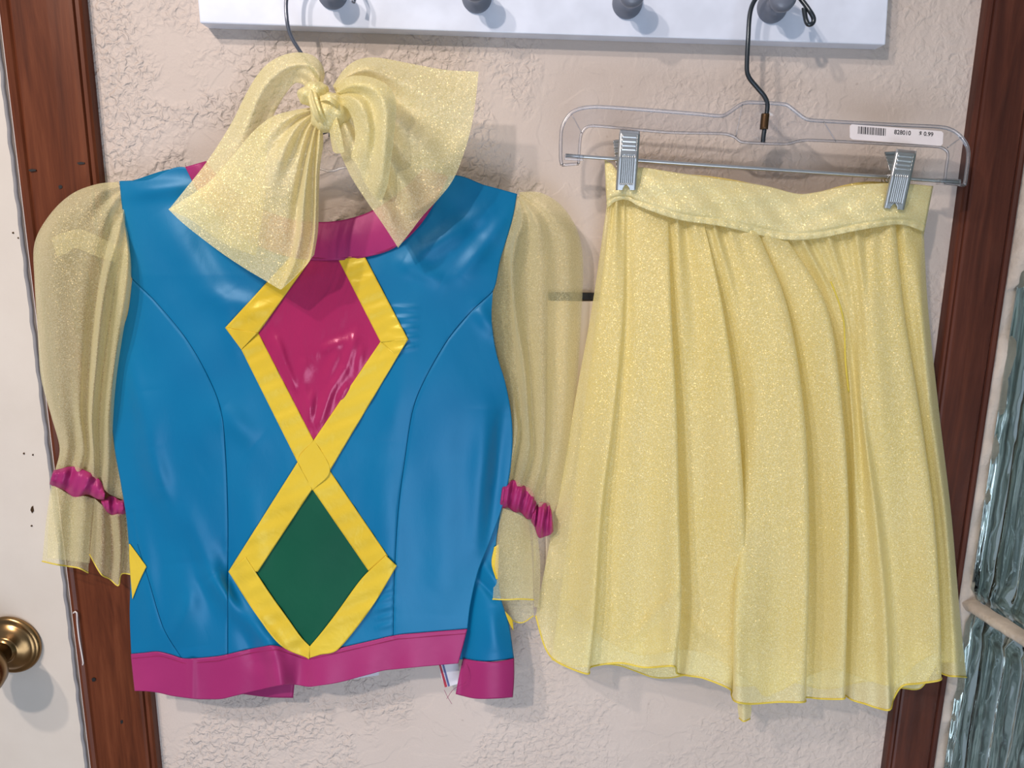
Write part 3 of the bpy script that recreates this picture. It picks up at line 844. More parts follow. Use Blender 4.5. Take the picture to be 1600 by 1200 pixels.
tube('hem_edging', [tuple(p) for p in G2[:, -1]], 0.0006, EDGE, bl, 60, 6)

sr1 = [
    [(807, 304, 24), (792, 350, 28), (778, 400, 28), (769, 440, 26), (768, 490, 26), (772, 545, 26), (784, 590, 26), (797, 640, 28), (794, 700, 28), (788, 758, 30)],
    [(808, 306, 28), (796, 350, 32), (784, 400, 32), (779, 450, 26), (782, 500, 24), (790, 560, 24), (800, 610, 28), (808, 670, 38), (800, 720, 38), (794, 758, 36)],
    [(809, 308, 28), (806, 345, 36), (796, 390, 40), (798, 450, 28), (802, 510, 22), (806, 560, 24), (812, 610, 26), (814, 670, 28), (806, 720, 28), (800, 760, 30)],
    [(810, 309, 30), (815, 345, 46), (805, 380, 54), (800, 430, 54), (806, 500, 52), (818, 570, 50), (824, 640, 48), (826, 700, 46), (812, 760, 38)],
    [(811, 308, 28), (826, 345, 44), (822, 400, 42), (822, 480, 38), (828, 570, 36), (832, 650, 34), (834, 710, 34), (820, 765, 32)],
    [(812, 306, 30), (840, 348, 54), (846, 410, 52), (846, 490, 48), (848, 580, 50), (850, 660, 50), (846, 720, 46), (830, 775, 38)],
    [(812, 303, 26), (850, 338, 44), (868, 400, 42), (868, 480, 38), (866, 580, 36), (862, 660, 36), (856, 720, 34), (838, 785, 34)],
    [(811, 301, 28), (855, 325, 46), (884, 370, 46), (890, 430, 40), (888, 520, 38), (884, 610, 36), (876, 690, 36), (862, 750, 34), (846, 800, 34)],
    [(810, 300, 24), (845, 301, 30), (878, 322, 30), (902, 360, 28), (911, 410, 24), (908, 500, 22), (902, 590, 22), (895, 680, 22), (880, 760, 24), (858, 815, 28)],
]
net('sleeve', sr1, 120, 9, ORG_SL, bl, jig=jsl)[0]['label'] = 'right puffed sheer sleeve'
net('sleeve_lining', [
    [(807, 304, 20), (785, 380, 17), (770, 440, 15), (770, 500, 14), (786, 590, 14), (799, 640, 14), (795, 700, 16), (790, 758, 20)],
    [(809, 306, 20), (822, 380, 14), (820, 500, 12), (830, 620, 12), (824, 700, 14), (815, 765, 18)],
    [(810, 303, 20), (866, 370, 14), (866, 500, 12), (864, 620, 12), (854, 700, 14), (838, 785, 18)],
    [(810, 300, 20), (845, 303, 20), (878, 325, 17), (900, 362, 15), (908, 412, 14), (905, 500, 13), (899, 590, 13), (890, 680, 13), (876, 760, 16), (858, 815, 20)]], 80, 10, ORG_BACK, bl)
ruffle('elastic_band', [(786, 757), (800, 751), (816, 757), (832, 768), (838, 784)], [(781, 792), (798, 796), (815, 803), (828, 812), (832, 810)], 44, 6, PINK, bl, 'magenta gathered band on the right sleeve', 32, 17)
ruffle('elastic_band', [(834, 800), (842, 786), (856, 785), (862, 800)], [(830, 812), (842, 838), (850, 840), (864, 830)], 30, 7, PINK, bl, 'magenta gathered band on the right sleeve', 30, 15)
o, G3 = net('sleeve_flounce', [[(783, 793, 34), (775, 860, 38), (770, 936, 40)], [(798, 798, 42), (792, 860, 46), (790, 937, 46)], [(814, 805, 42), (812, 860, 46), (812, 936, 46)], [(826, 815, 36), (831, 870, 40), (834, 937, 40)]], 40, 10, ORG_SL, bl)
o, G4_ = net('sleeve_flounce', [[(786, 795, 28), (778, 870, 28), (771, 938, 30), (776, 956, 30)], [(815, 806, 26), (806, 870, 26), (800, 945, 28), (812, 973, 28)], [(833, 815, 26), (838, 870, 26), (833, 930, 26), (834, 962, 26)]], 40, 10, ORG_SL, bl)
net('sleeve_flounce', [[(832, 815, 34), (834, 870, 34), (834, 948, 32)], [(840, 838, 30), (844, 880, 30), (843, 950, 28)]], 30, 8, ORG_SL, bl)
tube('hem_edging', [tuple(p) for p in G3[:, -1]], 0.0007, EDGE, bl, 60, 6)
tube('hem_edging', [tuple(p) for p in G4_[:, -1]], 0.0006, EDGE, bl, 60, 6)
tube('hem_edging', [(770, 936, 40), (773, 948, 36), (776, 957, 30)], 0.0006, EDGE, bl, 20, 6)
# labels that show below the hem
lb = prism('size_label', [(552, 1040), (592, 1036), (592, 1055), (553, 1061)], 16, 17, TAGW, bl)
lb['label'] = 'white size label below the hem'
prism('print', [(566, 1046), (580, 1045), (580, 1048), (566, 1050)], 17, 17.3, INK, lb)
lb = prism('care_label', [(684, 1030), (716, 1028), (718, 1068), (696, 1074), (690, 1060)], 16, 17, TAGW, bl)
lb['label'] = 'striped care label below the hem'
prism('stripe', [(684, 1032), (687, 1032), (699, 1073), (695, 1074)], 17, 17.3, TAGR, lb)
prism('stripe', [(689, 1032), (692, 1032), (703, 1072), (700, 1073)], 17, 17.3, TAGB, lb)
tube('loose_thread', [(727, 1032, 38), (733, 1050, 44), (728, 1066, 46), (716, 1072, 44), (706, 1080, 38), (698, 1092, 32)], 0.00022, PINK, bl, 40, 4)
tube('loose_thread', [(694, 1078, 30), (700, 1090, 30), (706, 1100, 28)], 0.00022, PINK, bl, 20, 4)

# blouse hanger: wire hook, clear body inside the shoulders
bh = thing('clothes_hanger', 'grey wire hook and clear plastic hanger carrying the turquoise blouse', 'hanger', W(515, 205, 28))
hook = [(552, 4, 36), (556, -12, 34), (545, -34, 32), (520, -46, 32), (485, -46, 32), (459, -28, 34), (448, -4, 38), (448, 28, 41), (454, 55, 40), (468, 79, 38), (488, 108, 35), (505, 138, 32), (513, 165, 30), (516, 196, 28), (516, 214, 28)]
tube('hook', hook, 0.0016, GREYWIRE, bh, 160, 10)
tube('ferrule', [(497, 211, 32), (514, 205, 33), (527, 193, 34)], 0.0010, DARKWIRE, bh, 12, 6)
prism('body', [(498, 214), (532, 214), (545, 236), (600, 256), (700, 282), (770, 306), (768, 318), (690, 300), (590, 274), (540, 262), (516, 268), (490, 262), (440, 272), (340, 290), (225, 302), (222, 292), (330, 276), (440, 254), (488, 236)], 25, 27, PLASTIC, bh)
for P in ([(498, 214), (488, 236), (440, 254), (330, 276), (222, 292)], [(532, 214), (545, 236), (600, 256), (700, 282), (770, 306)], [(225, 302), (340, 290), (440, 272), (490, 262), (516, 268), (540, 262), (590, 274), (690, 300), (768, 318)]):
    tube('rim', [(x, y, 27) for x, y in P], 0.0011, PLASTICR, bh, 60, 6)

# ------------------------------------------------------------------ bow
bow = thing('organza_bow', 'large pale yellow organza bow knotted onto the left hanger above the blouse', 'bow', W(512, 180, 60))
jb = lambda a: (lambda u, v, G: a * (np.sin(u * 21 + 2 * v) * np.exp(-v * 5) + .35 * np.sin(u * 9 + v * 5 + 1) * v))
net('loop', [
    [(503, 140, 62), (507, 112, 64), (494, 90, 64), (470, 82, 62), (440, 87, 60), (412, 105, 58), (388, 140, 56), (360, 195, 54), (325, 250, 54), (290, 295, 58), (264, 327, 62)],
    [(498, 142, 68), (500, 118, 74), (486, 102, 76), (462, 100, 74), (440, 108, 72), (415, 130, 70), (396, 165, 68), (376, 215, 64), (350, 265, 62), (325, 305, 62), (300, 345, 62)],
    [(492, 145, 70), (488, 126, 72), (474, 114, 70), (456, 114, 66), (440, 128, 62), (424, 150, 60), (408, 185, 58), (398, 230, 56), (385, 285, 56), (370, 335, 56), (350, 380, 58)],
    [(486, 150, 66), (476, 134, 64), (462, 130, 60), (450, 142, 56), (438, 160, 54), (426, 184, 54), (420, 210, 52), (415, 260, 52), (412, 320, 52), (400, 400, 54)]], 110, 14, ORG_BOW, bow, jig=jb(1.2))
net('loop', [
    [(484, 168, 70), (460, 172, 76), (426, 182, 78), (396, 205, 76), (362, 245, 72), (322, 288, 68), (263, 327, 64)],
    [(485, 172, 76), (460, 180, 84), (430, 200, 85), (400, 235, 82), (365, 282, 77), (325, 325, 73), (285, 348, 68)],
    [(486, 175, 72), (462, 188, 78), (438, 215, 83), (412, 255, 82), (380, 310, 79), (345, 355, 74), (315, 372, 70)],
    [(487, 178, 76), (466, 196, 86), (446, 228, 90), (426, 275, 87), (400, 335, 82), (370, 385, 77), (350, 398, 72)],
    [(489, 181, 72), (472, 204, 76), (456, 240, 80), (440, 290, 84), (420, 350, 83), (400, 400, 78), (385, 421, 74)],
    [(491, 184, 76), (478, 210, 84), (467, 250, 82), (456, 300, 82), (444, 360, 83), (428, 415, 80), (412, 437, 76)],
    [(494, 187, 72), (485, 215, 74), (474, 260, 72), (466, 310, 76), (460, 370, 80), (447, 425, 80), (437, 452, 78)],
    [(496, 188, 78), (488, 220, 90), (480, 265, 94), (474, 320, 92), (470, 370, 90), (458, 415, 86), (441, 451, 80)],
    [(497, 189, 74), (492, 222, 80), (489, 268, 78), (488, 325, 78), (486, 372, 80), (478, 412, 80), (462, 432, 80)],
    [(500, 190, 78), (498, 225, 90), (494, 270, 92), (493, 325, 90), (491, 370, 88), (485, 405, 86), (477, 415, 82)],
    [(503, 192, 74), (505, 225, 80), (500, 262, 80), (498, 320, 80), (497, 360, 80), (491, 398, 78)]], 110, 10, ORG_BOW, bow, jig=jb(1.6))
net('loop', [
    [(520, 134, 66), (538, 108, 68), (560, 93, 66), (590, 90, 64), (640, 99, 62), (695, 109, 62), (748, 112, 62)],
    [(522, 138, 72), (545, 118, 80), (575, 108, 82), (612, 120, 78), (660, 140, 74), (700, 152, 70), (743, 158, 66)],
    [(524, 143, 70), (548, 128, 74), (582, 130, 72), (622, 158, 70), (665, 188, 68), (700, 208, 66), (736, 200, 66)],
    [(526, 148, 74), (550, 140, 82), (588, 158, 84), (625, 195, 82), (665, 232, 78), (690, 255, 74), (722, 248, 68)],
    [(527, 154, 70), (550, 152, 74), (585, 182, 74), (618, 225, 74), (650, 268, 74), (672, 295, 72), (706, 284, 68)],
    [(528, 160, 74), (548, 166, 84), (578, 202, 86), (608, 250, 86), (635, 295, 84), (655, 325, 78), (684, 312, 70)],
    [(528, 166, 70), (542, 180, 76), (566, 218, 74), (594, 268, 74), (618, 315, 76), (635, 345, 74), (660, 338, 70)],
    [(527, 172, 74), (538, 195, 84), (556, 235, 84), (582, 285, 84), (605, 330, 82), (622, 362, 76), (640, 364, 72)],
    [(522, 182, 70), (520, 205, 72), (530, 235, 72), (548, 275, 74), (570, 310, 76), (598, 350, 76), (622, 387, 72)]], 110, 10, ORG_BOW, bow, jig=jb(1.8))
net('fold', [
    [(524, 136, 76), (540, 122, 88), (562, 118, 92), (590, 124, 96), (610, 138, 98), (619, 162, 98), (617, 200, 98), (612, 245, 96), (606, 288, 90), (596, 316, 82)],
    [(526, 142, 82), (545, 133, 98), (568, 132, 104), (588, 142, 106), (600, 164, 106), (602, 200, 104), (598, 245, 100), (592, 285, 92), (584, 306, 84)],
    [(527, 148, 80), (546, 144, 90), (566, 148, 94), (580, 164, 94), (586, 190, 94), (586, 220, 92), (580, 255, 88), (570, 285, 82)],
    [(528, 155, 82), (545, 154, 94), (560, 162, 100), (570, 182, 100), (574, 208, 98), (570, 235, 92), (560, 262, 84)],
    [(528, 164, 80), (538, 166, 86), (548, 178, 88), (554, 200, 88), (554, 222, 86), (548, 245, 82)]], 90, 12, ORG_BOW, bow, jig=jb(1.4))
net('tail', [
    [(522, 168, 84), (528, 190, 92), (534, 212, 92), (538, 238, 88)],
    [(519, 172, 82), (520, 192, 88), (521, 215, 88), (526, 240, 84)],
    [(516, 178, 82), (514, 196, 84), (516, 215, 84), (520, 236, 82)]], 50, 8, ORG_BOW, bow)
def blob(name, px, py, d, rx, ry, rz, rot, mat, parent, seed=0):
    bm = bmesh.new(); bmesh.ops.create_icosphere(bm, subdivisions=5, radius=1)
    c = W(px, py, d); cr_, sr_ = math.cos(rot), math.sin(rot)
    for v in bm.verts:
        x, y, z = v.co
        k = 1 + .05 * math.sin(5 * x + 4 * z + seed) + .02 * math.sin(9 * z - 6 * x + seed * 2) + .03 * math.sin(5 * y + 7 * x + seed)
        x, y, z = x * rx * k, y * ry * k, z * rz * k
        v.co = c + Vector((x * cr_ - z * sr_, y, x * sr_ + z * cr_))
    me = bpy.data.meshes.new(name); bm.to_mesh(me); bm.free()
    return link(name, me, mat, parent)


blob('knot', 516, 176, 78, .0165, .015, .0145, .5, ORG_BAND, bow, 1)
blob('knot', 490, 147, 80, .0125, .012, .0085, .35, ORG_BAND, bow, 3)
net('strand', [
    [(478, 138, 84), (482, 158, 92), (489, 180, 92), (500, 198, 84)],
    [(484, 134, 88), (489, 156, 97), (497, 178, 98), (506, 196, 88)],
    [(492, 134, 86), (497, 154, 94), (503, 172, 96), (511, 188, 90)]], 40, 12, ORG_BAND, bow, jig=lambda u, v, G: .8 * np.sin(u * 15 + v))
net('strand', [
    [(500, 150, 90), (512, 148, 96), (524, 156, 94), (534, 164, 84)],
    [(500, 158, 92), (512, 157, 98), (524, 165, 96), (532, 172, 86)]], 30, 12, ORG_BAND, bow)

# ------------------------------------------------------------------ skirt hanger
sh = thing('skirt_hanger', 'clear plastic clip hanger with dark hook and steel bar holding the yellow skirt', 'hanger', W(1196, 250, 44))
hd = 44
shook = [(1256, 12, hd), (1259, 30, hd), (1263, 38, hd + 1), (1270, 36, hd + 1), (1271, 28, hd + 1), (1265, 17, hd + 1), (1254, 2, hd - 3), (1243, -10, hd - 7), (1222, -18, hd - 10), (1198, -15, hd - 10), (1181, -2, hd - 8), (1172, 20, hd - 4), (1169, 60, hd), (1167, 108, hd), (1171, 122, hd), (1184, 138, hd), (1194, 150, hd), (1199, 163, hd), (1197, 185, hd), (1193, 212, hd), (1192, 222, hd)]
tube('hook', shook, 0.0019, DARKWIRE, sh, 220, 10)
tube('ferrule', [(1196, 178, hd), (1194.5, 190, hd), (1193.5, 202, hd)], 0.0034, BRONZE, sh, 10, 10)
out = [(878, 258), (876, 246), (877, 206), (882, 190), (893, 176), (910, 169), (935, 167), (1000, 171), (1090, 178), (1128, 181), (1142, 174), (1158, 163), (1172, 160), (1226, 163), (1238, 170), (1256, 184), (1270, 188), (1400, 195), (1465, 198), (1485, 202), (1500, 212), (1511, 228), (1513, 245), (1509, 278), (1507, 290)]
inn = [(1476, 286), (1478, 265), (1481, 240), (1474, 232), (1462, 229), (1420, 227), (1330, 222), (1262, 219), (1246, 221), (1228, 225), (1160, 222), (1146, 213), (1130, 209), (1050, 207), (1000, 203), (935, 197), (918, 198), (909, 208), (906, 225), (904, 256)]
prism('frame', out + inn, 42.6, 44.4, PLASTIC, sh)
tube('rim', [(x, y, 43.5) for x, y in out], 0.0015, PLASTICR, sh, 180, 8)
tube('rim', [(x, y, 43.5) for x, y in inn], 0.0012, PLASTICR, sh, 180, 8)
for P in ([(1507, 290), (1476, 286)], [(878, 258), (904, 256)]):
    tube('rim', [(*P[0], 43.5), (*P[1], 43.5)], 0.0012, PLASTICR, sh, 6, 8)
for (a, b) in (((1287, 190), (1306, 221)), ((1480, 231), (1503, 214)), ((893, 178), (909, 208)), ((1160, 163), (1150, 213))):
    tube('rib', [(*a, 44.4), (*b, 44.4)], 0.0005, PLASTICR, sh, 6, 6)
ce = W(1193, 196, 44.2)
lathe('boss', [(0.0125, 0), (0.0125, 0.0012), (0.0115, 0.0016), (0.0108, 0.0010), (0.0001, 0.0010)], ce, (0, -1, 0), PLASTIC, sh, 40)
tube('bar', [(884, 243, 43), (1100, 258, 43), (1300, 271, 43), (1500, 285, 43)], 0.0016, STEEL, sh, 40, 10)
for (a, b) in (((882, 240), (912, 250)), ((1470, 278), (1502, 289))):
    prism('bar_socket', [(a[0], a[1]), (b[0], a[1] + 2), (b[0], b[1] + 1), (a[0], b[1] - 1)], 39, 47, PLASTICR, sh, 0.0006)


def clip(tl, tr, br, bl_, lab, back):
    """sprung metal clip: front jaw with ridges and ribs, a notch in its lip, and a back jaw"""
    c = bpy.data.objects.new('clip', None); C.objects.link(c); c.parent = sh
    bpy.context.view_layer.update(); c.matrix_parent_inverse = sh.matrix_world.inverted()
    c.location = W((tl[0] + br[0]) / 2, (tl[1] + br[1]) / 2, 55)
    c['label'] = lab
    tl, tr, br, bl2 = map(np.array, (tl, tr, br, bl_))

    def q(u, v, d=0.0):
        p = (tl * (1 - u) + tr * u) * (1 - v) + (bl2 * (1 - u) + br * u) * v
        # the jaw leans: proud at the top, nearer the cloth at the lip
        dd = 62 - 3 * abs(v - .45) * 2 - 3 * max(0, v - .35)
        return W(p[0], p[1], dd + d)
    nu_, nv_ = 56, 80
    Gv = np.zeros((nu_ + 1, nv_ + 1, 3))
    for i in range(nu_ + 1):
        u = i / nu_
        for j in range(nv_ + 1):
            v = j / nv_
            d = 0.0
            e = min(u, 1 - u)
            if e < .07: d -= 1.2 * (1 - e / .07)
            if .06 < v < .34 and .14 < u < .86: d += 0.8 * max(0, math.sin((v - .06) / .28 * math.pi * 8 - math.pi / 2))
            if .40 < v < .90 and .15 < u < .85: d += 0.22 * math.cos((u - .15) / .7 * math.pi * 14) - .35
            if v < .05: d -= 3.5 * (1 - v / .05)
            vv = v
            if abs(u - .5) < .17:
                lim = 1 - .085 * math.sqrt(max(0, 1 - ((u - .5) / .17) ** 2)) * 1.0
                vv = min(v, lim)
            Gv[i, j] = q(u, vv, d)[:]
    me = grid_mesh('front_jaw', Gv)
    o = link('front_jaw', me, STEEL, c)
    m = o.modifiers.new('t', 'SOLIDIFY'); m.thickness = 0.0009; m.offset = 1
    # back jaw
    b = [np.array(p) for p in back]
    Gb = np.zeros((16, 30, 3))
    for i in range(16):
        for j in range(30):
            u, v = i / 15, j / 29
            p = (b[0] * (1 - u) + b[1] * u) * (1 - v) + (b[3] * (1 - u) + b[2] * u) * v
            Gb[i, j] = W(p[0], p[1], 31 + 8 * v + (1.0 * math.sin(v * math.pi * 10) if v < .7 else 0))[:]
    o = link('back_jaw', grid_mesh('back_jaw', Gb), STEEL, c)
    m = o.modifiers.new('t', 'SOLIDIFY'); m.thickness = 0.0009
    # spring across the bar
    pm = (q(.5, .45))
    a = Vector((pm.x, -0.060, pm.z)); bb = Vector((pm.x, -0.034, pm.z))
    sp = []
    for k in range(49):
        w_ = k / 48
        sp.append(a.lerp(bb, w_) + Vector((0.0030 * math.cos(w_ * 30), 0, 0.0030 * math.sin(w_ * 30))))
    link('spring', tube_mesh('spring', sp, 0.0006, 6), STEEL, c)
    return c


clip((969, 204), (999, 206), (993, 297), (963, 297), 'steel clip at the left end of the bar', [(958, 219), (972, 217), (974, 262), (963, 262)])
clip((1401, 234), (1431, 237), (1411, 328), (1381, 325), 'steel clip at the right end of the bar', [(1382, 237), (1402, 236), (1404, 268), (1390, 266)])
# sticker
st = thing('price_sticker', 'white price sticker with barcode on the clear skirt hanger', 'sticker', W(1400, 208, 45.2))
prism('paper', [(1331, 194), (1471, 205), (1474, 208), (1473, 225), (1470, 228), (1332, 218), (1328, 215), (1328, 197)], 44.7, 45.3, PAPER, st)
ra = random.Random(4)
bmx = bmesh.new()
x = 1341.0
while x < 1385:
    w_ = ra.choice([.8, .8, 1.3, 1.8]); y0 = 197.5 + (x - 1341) * .078
    vs = [bmx.verts.new(W(*p, 45.5)) for p in ((x, y0), (x + w_, y0), (x + w_ - .6, y0 + 11.5), (x - .6, y0 + 11.5))]
    bmx.faces.new(vs); x += w_ + ra.choice([.9, 1.1, 1.6])
me = bpy.data.meshes.new('barcode'); bmx.to_mesh(me); bmx.free()
link('barcode', me, INK, st, False)['kind'] = 'stuff'


def text(s, px, py, d, wpx, hpx, parent, ang):
    cu = bpy.data.curves.new('lettering', 'FONT'); cu.body = s; cu.size = 1.0; cu.offset = 0.012
    t = bpy.data.objects.new('lettering', cu); C.objects.link(t)
    dg = bpy.context.evaluated_depsgraph_get(); bpy.context.view_layer.update()
    me = bpy.data.meshes.new_from_object(t.evaluated_get(dg))
    bpy.data.objects.remove(t)
    xs_ = [v.co.x for v in me.vertices]; ys_ = [v.co.y for v in me.vertices]
    x0, x1, y0, y1 = min(xs_), max(xs_), min(ys_), max(ys_)
    for v in me.vertices:
        a = (v.co.x - x0) / (x1 - x0) * wpx; b = (v.co.y - y0) / (y1 - y0) * hpx
        q = W(px + a * math.cos(ang) + b * math.sin(ang), py + a * math.sin(ang) - b * math.cos(ang), d)
        v.co = q
    return link('lettering', me, INK, parent, False)


text('828010', 1397, 209.5, 45.5, 26, 7.0, st, 0.078)
text('$ 0.99', 1436, 212.5, 45.5, 22, 7.5, st, 0.078)

# ------------------------------------------------------------------ skirt
sk = thing('organza_skirt', 'gathered pale yellow sparkly organza skirt with waistband on right hanger', 'skirt', W(1200, 1090, 45))
WBT = [(945, 250), (955, 256), (966, 268), (1000, 262), (1060, 271), (1130, 281), (1195, 291), (1245, 303), (1275, 301), (1320, 292), (1370, 287), (1420, 288), (1457, 291)]
WBB = [(949, 326), (962, 314), (980, 312), (1000, 323), (1060, 343), (1130, 354), (1195, 369), (1235, 375), (1280, 372), (1330, 362), (1380, 353), (1410, 351), (1443, 362)]
A = cr([(*p, 0) for p in WBT], 40); B = cr([(*p, 0) for p in WBB], 40)
cols = []
for i, (a, b) in enumerate(zip(A, B)):
    u = i / 39
    dd = 49 + 3 * math.sin(u * 9) - 10 * (abs(u - .5) * 2) ** 8
    pinch = 2.5 * math.exp(-((u - .07) / .05) ** 2) + 3 * math.exp(-((u - .9) / .05) ** 2)
    cols.append([(a[0], a[1], dd - 2), (a[0] * .8 + b[0] * .2, a[1] * .8 + b[1] * .2, dd + 1.5 - pinch), ((a[0] + b[0]) / 2, (a[1] + b[1]) / 2, dd + 2 + 1.2 * math.sin(u * 31)),
                 (a[0] * .2 + b[0] * .8, a[1] * .2 + b[1] * .8, dd + 3), (b[0], b[1], dd + 1)])
net('waistband', cols, 40, 4, ORG_BAND, sk, jig=lambda u, v, G: 1.5 * np.sin(u * 22 + v * 6) * np.sin(v * 5 + u * 7) + .5 * np.sin(u * 63 - v * 9) * np.sin(v * 3.1) - 1.4 * np.exp(-((v - .86) / .03) ** 2) + .5 * np.sin(u * 170) * np.clip((v - .8) * 6, 0, 1), thick=0.0016)
cols = []
for i, (a, b) in enumerate(zip(A, B)):
    u = i / 39
    hump = 9 * math.exp(-((u - .36) / .13) ** 2) + 9 * math.exp(-((u - .80) / .09) ** 2) + (4 if u > .5 and u < .9 else 0) * math.sin((u - .5) / .4 * math.pi)
    if u > .93: hump *= (1 - u) / .07
    cols.append([(a[0], a[1] - hump * .55 + 2, 36), (b[0], b[1] + 4, 34)])
net('waistband_back', cols, 16, 3, ORG_IN, sk, thick=0.0012)

ROWY = [340, 480, 640, 800, 950]
SKC = [  # x at rows, hem (x, y), depth at rows + hem
    ((948, 925, 896, 868, 845), (837, 962), (30, 28, 26, 24, 24, 24)),
    ((954, 936, 914, 888, 868), (852, 1012), (40, 42, 40, 38, 38, 40)),
    ((962, 950, 930, 908, 892), (870, 1034), (42, 48, 50, 50, 50, 52)),
    ((972, 972, 958, 938, 928), (917, 1053), (40, 52, 62, 68, 72, 72)),
    ((978, 980, 964, 945, 934), (924, 1042), (38, 46, 50, 50, 50, 50)),
    ((992, 996, 990, 982, 974), (968, 1036), (42, 54, 58, 60, 58, 56)),
    ((1014, 1020, 1020, 1020, 1018), (1008, 1043), (44, 58, 64, 68, 66, 62)),
    ((1043, 1048, 1056, 1060, 1063), (1052, 1041), (46, 64, 74, 80, 84, 80)),
    ((1042, 1045, 1052, 1056, 1057), (1058, 1052), (40, 44, 46, 46, 46, 46)),
    ((1056, 1063, 1072, 1080, 1084), (1076, 1056), (46, 52, 54, 56, 56, 56)),
    ((1072, 1088, 1098, 1106, 1112), (1100, 1060), (42, 52, 58, 60, 62, 60)),
    ((1098, 1128, 1150, 1161, 1164), (1139, 1076), (48, 64, 72, 76, 68, 62)),
    ((1097, 1124, 1145, 1155, 1152), (1143, 1086), (42, 44, 44, 42, 42, 42)),
    ((1112, 1146, 1166, 1160, 1147), (1149, 1096), (46, 52, 56, 66, 78, 82)),
    ((1130, 1164, 1182, 1182, 1172), (1172, 1100), (42, 56, 66, 72, 80, 80)),
    ((1156, 1190, 1216, 1222, 1218), (1216, 1097), (46, 60, 70, 74, 76, 76)),
    ((1184, 1229, 1255, 1263, 1262), (1256, 1097), (46, 64, 76, 82, 86, 82)),
    ((1183, 1225, 1250, 1257, 1256), (1259, 1090), (41, 44, 46, 46, 48, 50)),
    ((1200, 1246, 1272, 1282, 1284), (1284, 1092), (46, 54, 56, 58, 58, 58)),
    ((1226, 1290, 1315, 1325, 1323), (1318, 1092), (46, 62, 68, 74, 76, 72)),
    ((1227, 1286, 1310, 1319, 1317), (1319, 1086), (41, 40, 38, 38, 38, 42)),
    ((1248, 1300, 1326, 1330, 1332), (1332, 1094), (45, 42, 44, 46, 50, 54)),
    ((1264, 1312, 1331, 1338, 1346), (1352, 1100), (42, 46, 52, 56, 60, 62)),
    ((1288, 1322, 1340, 1352, 1364), (1370, 1106), (46, 46, 48, 58, 66, 68)),
    ((1310, 1336, 1346, 1368, 1384), (1390, 1109), (42, 50, 60, 70, 76, 76)),
    ((1334, 1348, 1356, 1378, 1392), (1396, 1092), (45, 56, 60, 58, 56, 54)),
    ((1356, 1362, 1376, 1396, 1406), (1410, 1072), (42, 60, 64, 60, 56, 54)),
    ((1378, 1384, 1400, 1422, 1434), (1436, 1068), (46, 60, 64, 66, 66, 64)),
    ((1398, 1411, 1436, 1458, 1468), (1470, 1062), (44, 60, 66, 72, 76, 74)),
    ((1400, 1408, 1431, 1452, 1462), (1464, 1050), (40, 42, 42, 42, 42, 42)),
    ((1414, 1424, 1444, 1466, 1478), (1482, 1056), (43, 46, 48, 48, 50, 50)),
    ((1430, 1440, 1457, 1478, 1490), (1497, 1057), (42, 50, 52, 54, 54, 52)),
    ((1443, 1450, 1467, 1486, 1499), (1510, 1058), (32, 30, 28, 28, 28, 28)),
]
wbx = [p[0] for p in WBB]; wby = [p[1] for p in WBB]
cols = []
for xs_, hm, dd in SKC:
    c = [(xs_[0], float(np.interp(xs_[0], wbx, wby)) - 5, dd[0])]
    sc = 1.0
    for k in range(1, 5):
        y = ROWY[k]
        if y < hm[1] - 20: c.append((xs_[k], y, dd[k]))
    c.append((hm[0], hm[1], dd[5])); cols.append(c)


def jsk(u, v, G):
    g = 2.8 * np.sin(u * 150 + 4 * np.sin(u * 17)) * np.exp(-v * 11) + 1.2 * np.sin(u * 96 + 1) * np.exp(-v * 5)
    x, y = G[..., 0], G[..., 1]
    g = g + ridge(x, y, 1062, 916, 985, 1003, 6, 5) + ridge(x, y, 1130, 1010, 1072, 965, 10, 4) + 0.8 * np.sin(x * .05 + y * .012) * v
    g = g + 1.2 * np.sin(u * 120) * np.clip((v - .93) * 14, 0, 1)
    return g


o, GS = net('skirt_cloth', cols, 170, 7, ORG_SK, sk, jig=jsk)
hemr = GS[:, -1].copy(); hemr[:, 2] += 0.2
tube('hem_edging', [tuple(p) for p in hemr], 0.00085, EDGE, sk, 420, 6)
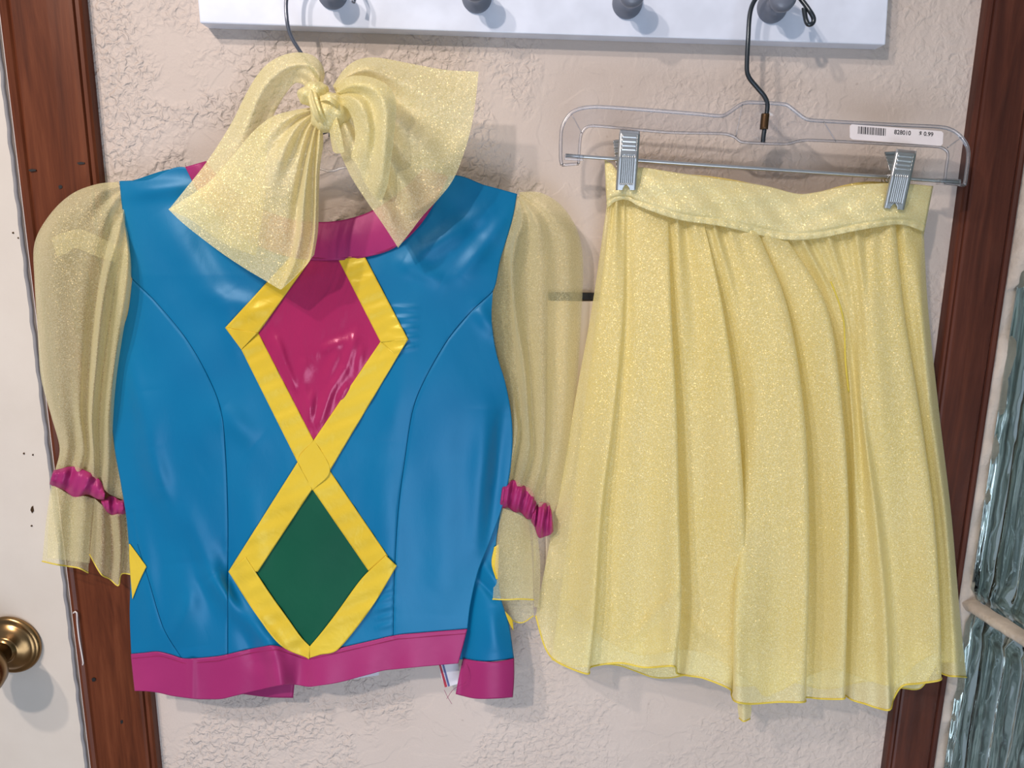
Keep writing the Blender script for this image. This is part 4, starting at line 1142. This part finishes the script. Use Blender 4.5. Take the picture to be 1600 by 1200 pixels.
# golden inner layer, with its own soft pleats and a hem that peeps out
cols = []; n = 41
lx = cr([(950, 340, 0), (930, 480, 0), (905, 640, 0), (880, 800, 0), (862, 960, 0)], 6)
for i in range(n):
    u = i / (n - 1)
    xt = 954 + u * (1440 - 954)
    xm = [xt, 936 + u * (1440 - 936), 914 + u * (1452 - 914), 896 + u * (1466 - 896), 888 + u * (1472 - 888)]
    yh = float(np.interp(u, [0, .08, .16, .3, .42, .5, .52, .6, .7, .82, .87, .93, 1], [980, 1030, 1044, 1052, 1074, 1096, 1112, 1100, 1088, 1092, 1096, 1066, 1058]))
    yh -= 34 + 10 * math.sin(u * 19 + 1)
    dz = 5 * math.sin(u * 60) + 2 * math.sin(u * 23)
    c = [(xt, float(np.interp(xt, wbx, wby)) - 3, 36)]
    for k in range(1, 5):
        if ROWY[k] < yh - 15: c.append((xm[k], ROWY[k], 30 + dz * k / 4 * .9))
    c.append((886 + u * (1474 - 886), yh, 30 + dz)); cols.append(c)
o, GI = net('inner_layer', cols, 80, 4, ORG_IN, sk)
tube('hem_edging', [tuple(p) for p in GI[:, -1]], 0.0007, EDGE, sk, 300, 6)
# back of the skirt
cols = []
for i in range(25):
    u = i / 24
    yh = 1030 + 40 * math.sin(min(1, u * 1.5) * math.pi * .5) + (6 * math.sin(u * 30)) - (30 if u > .93 else 0)
    dz = 3 * math.sin(u * 40)
    cols.append([(956 + u * 480, float(np.interp(956 + u * 480, wbx, wby)), 32), (912 + u * 540, 640, 16 + dz), (880 + u * 600, 900, 15 + dz), (862 + u * 630 if u < .95 else 1460 + (u - .95) * 700, yh, 16 + dz)])
o, GB = net('back_layer', cols, 60, 4, ORG_BAND, sk)
tube('hem_edging', [tuple(p) for p in GB[:, -1]], 0.0007, EDGE, sk, 200, 6)
# little rolled tip below the hem
o, GT = net('hem_tip', [[(1152, 1094, 60), (1153, 1110, 60), (1155, 1122, 58)], [(1162, 1096, 68), (1162, 1112, 68), (1162, 1127, 66)], [(1174, 1096, 60), (1174, 1112, 60), (1172, 1123, 58)]], 16, 8, ORG_SK, sk)
tube('hem_edging', [tuple(p) for p in GT[:, -1]], 0.0007, EDGE, sk, 20, 6)
# yellow seam edge turned out between two pleats
tube('seam_edge', [(1298, 440, 58), (1310, 470, 60), (1318, 500, 58), (1320, 530, 56), (1321, 565, 54), (1326, 612, 50)], 0.0007, EDGE, sk, 60, 6)
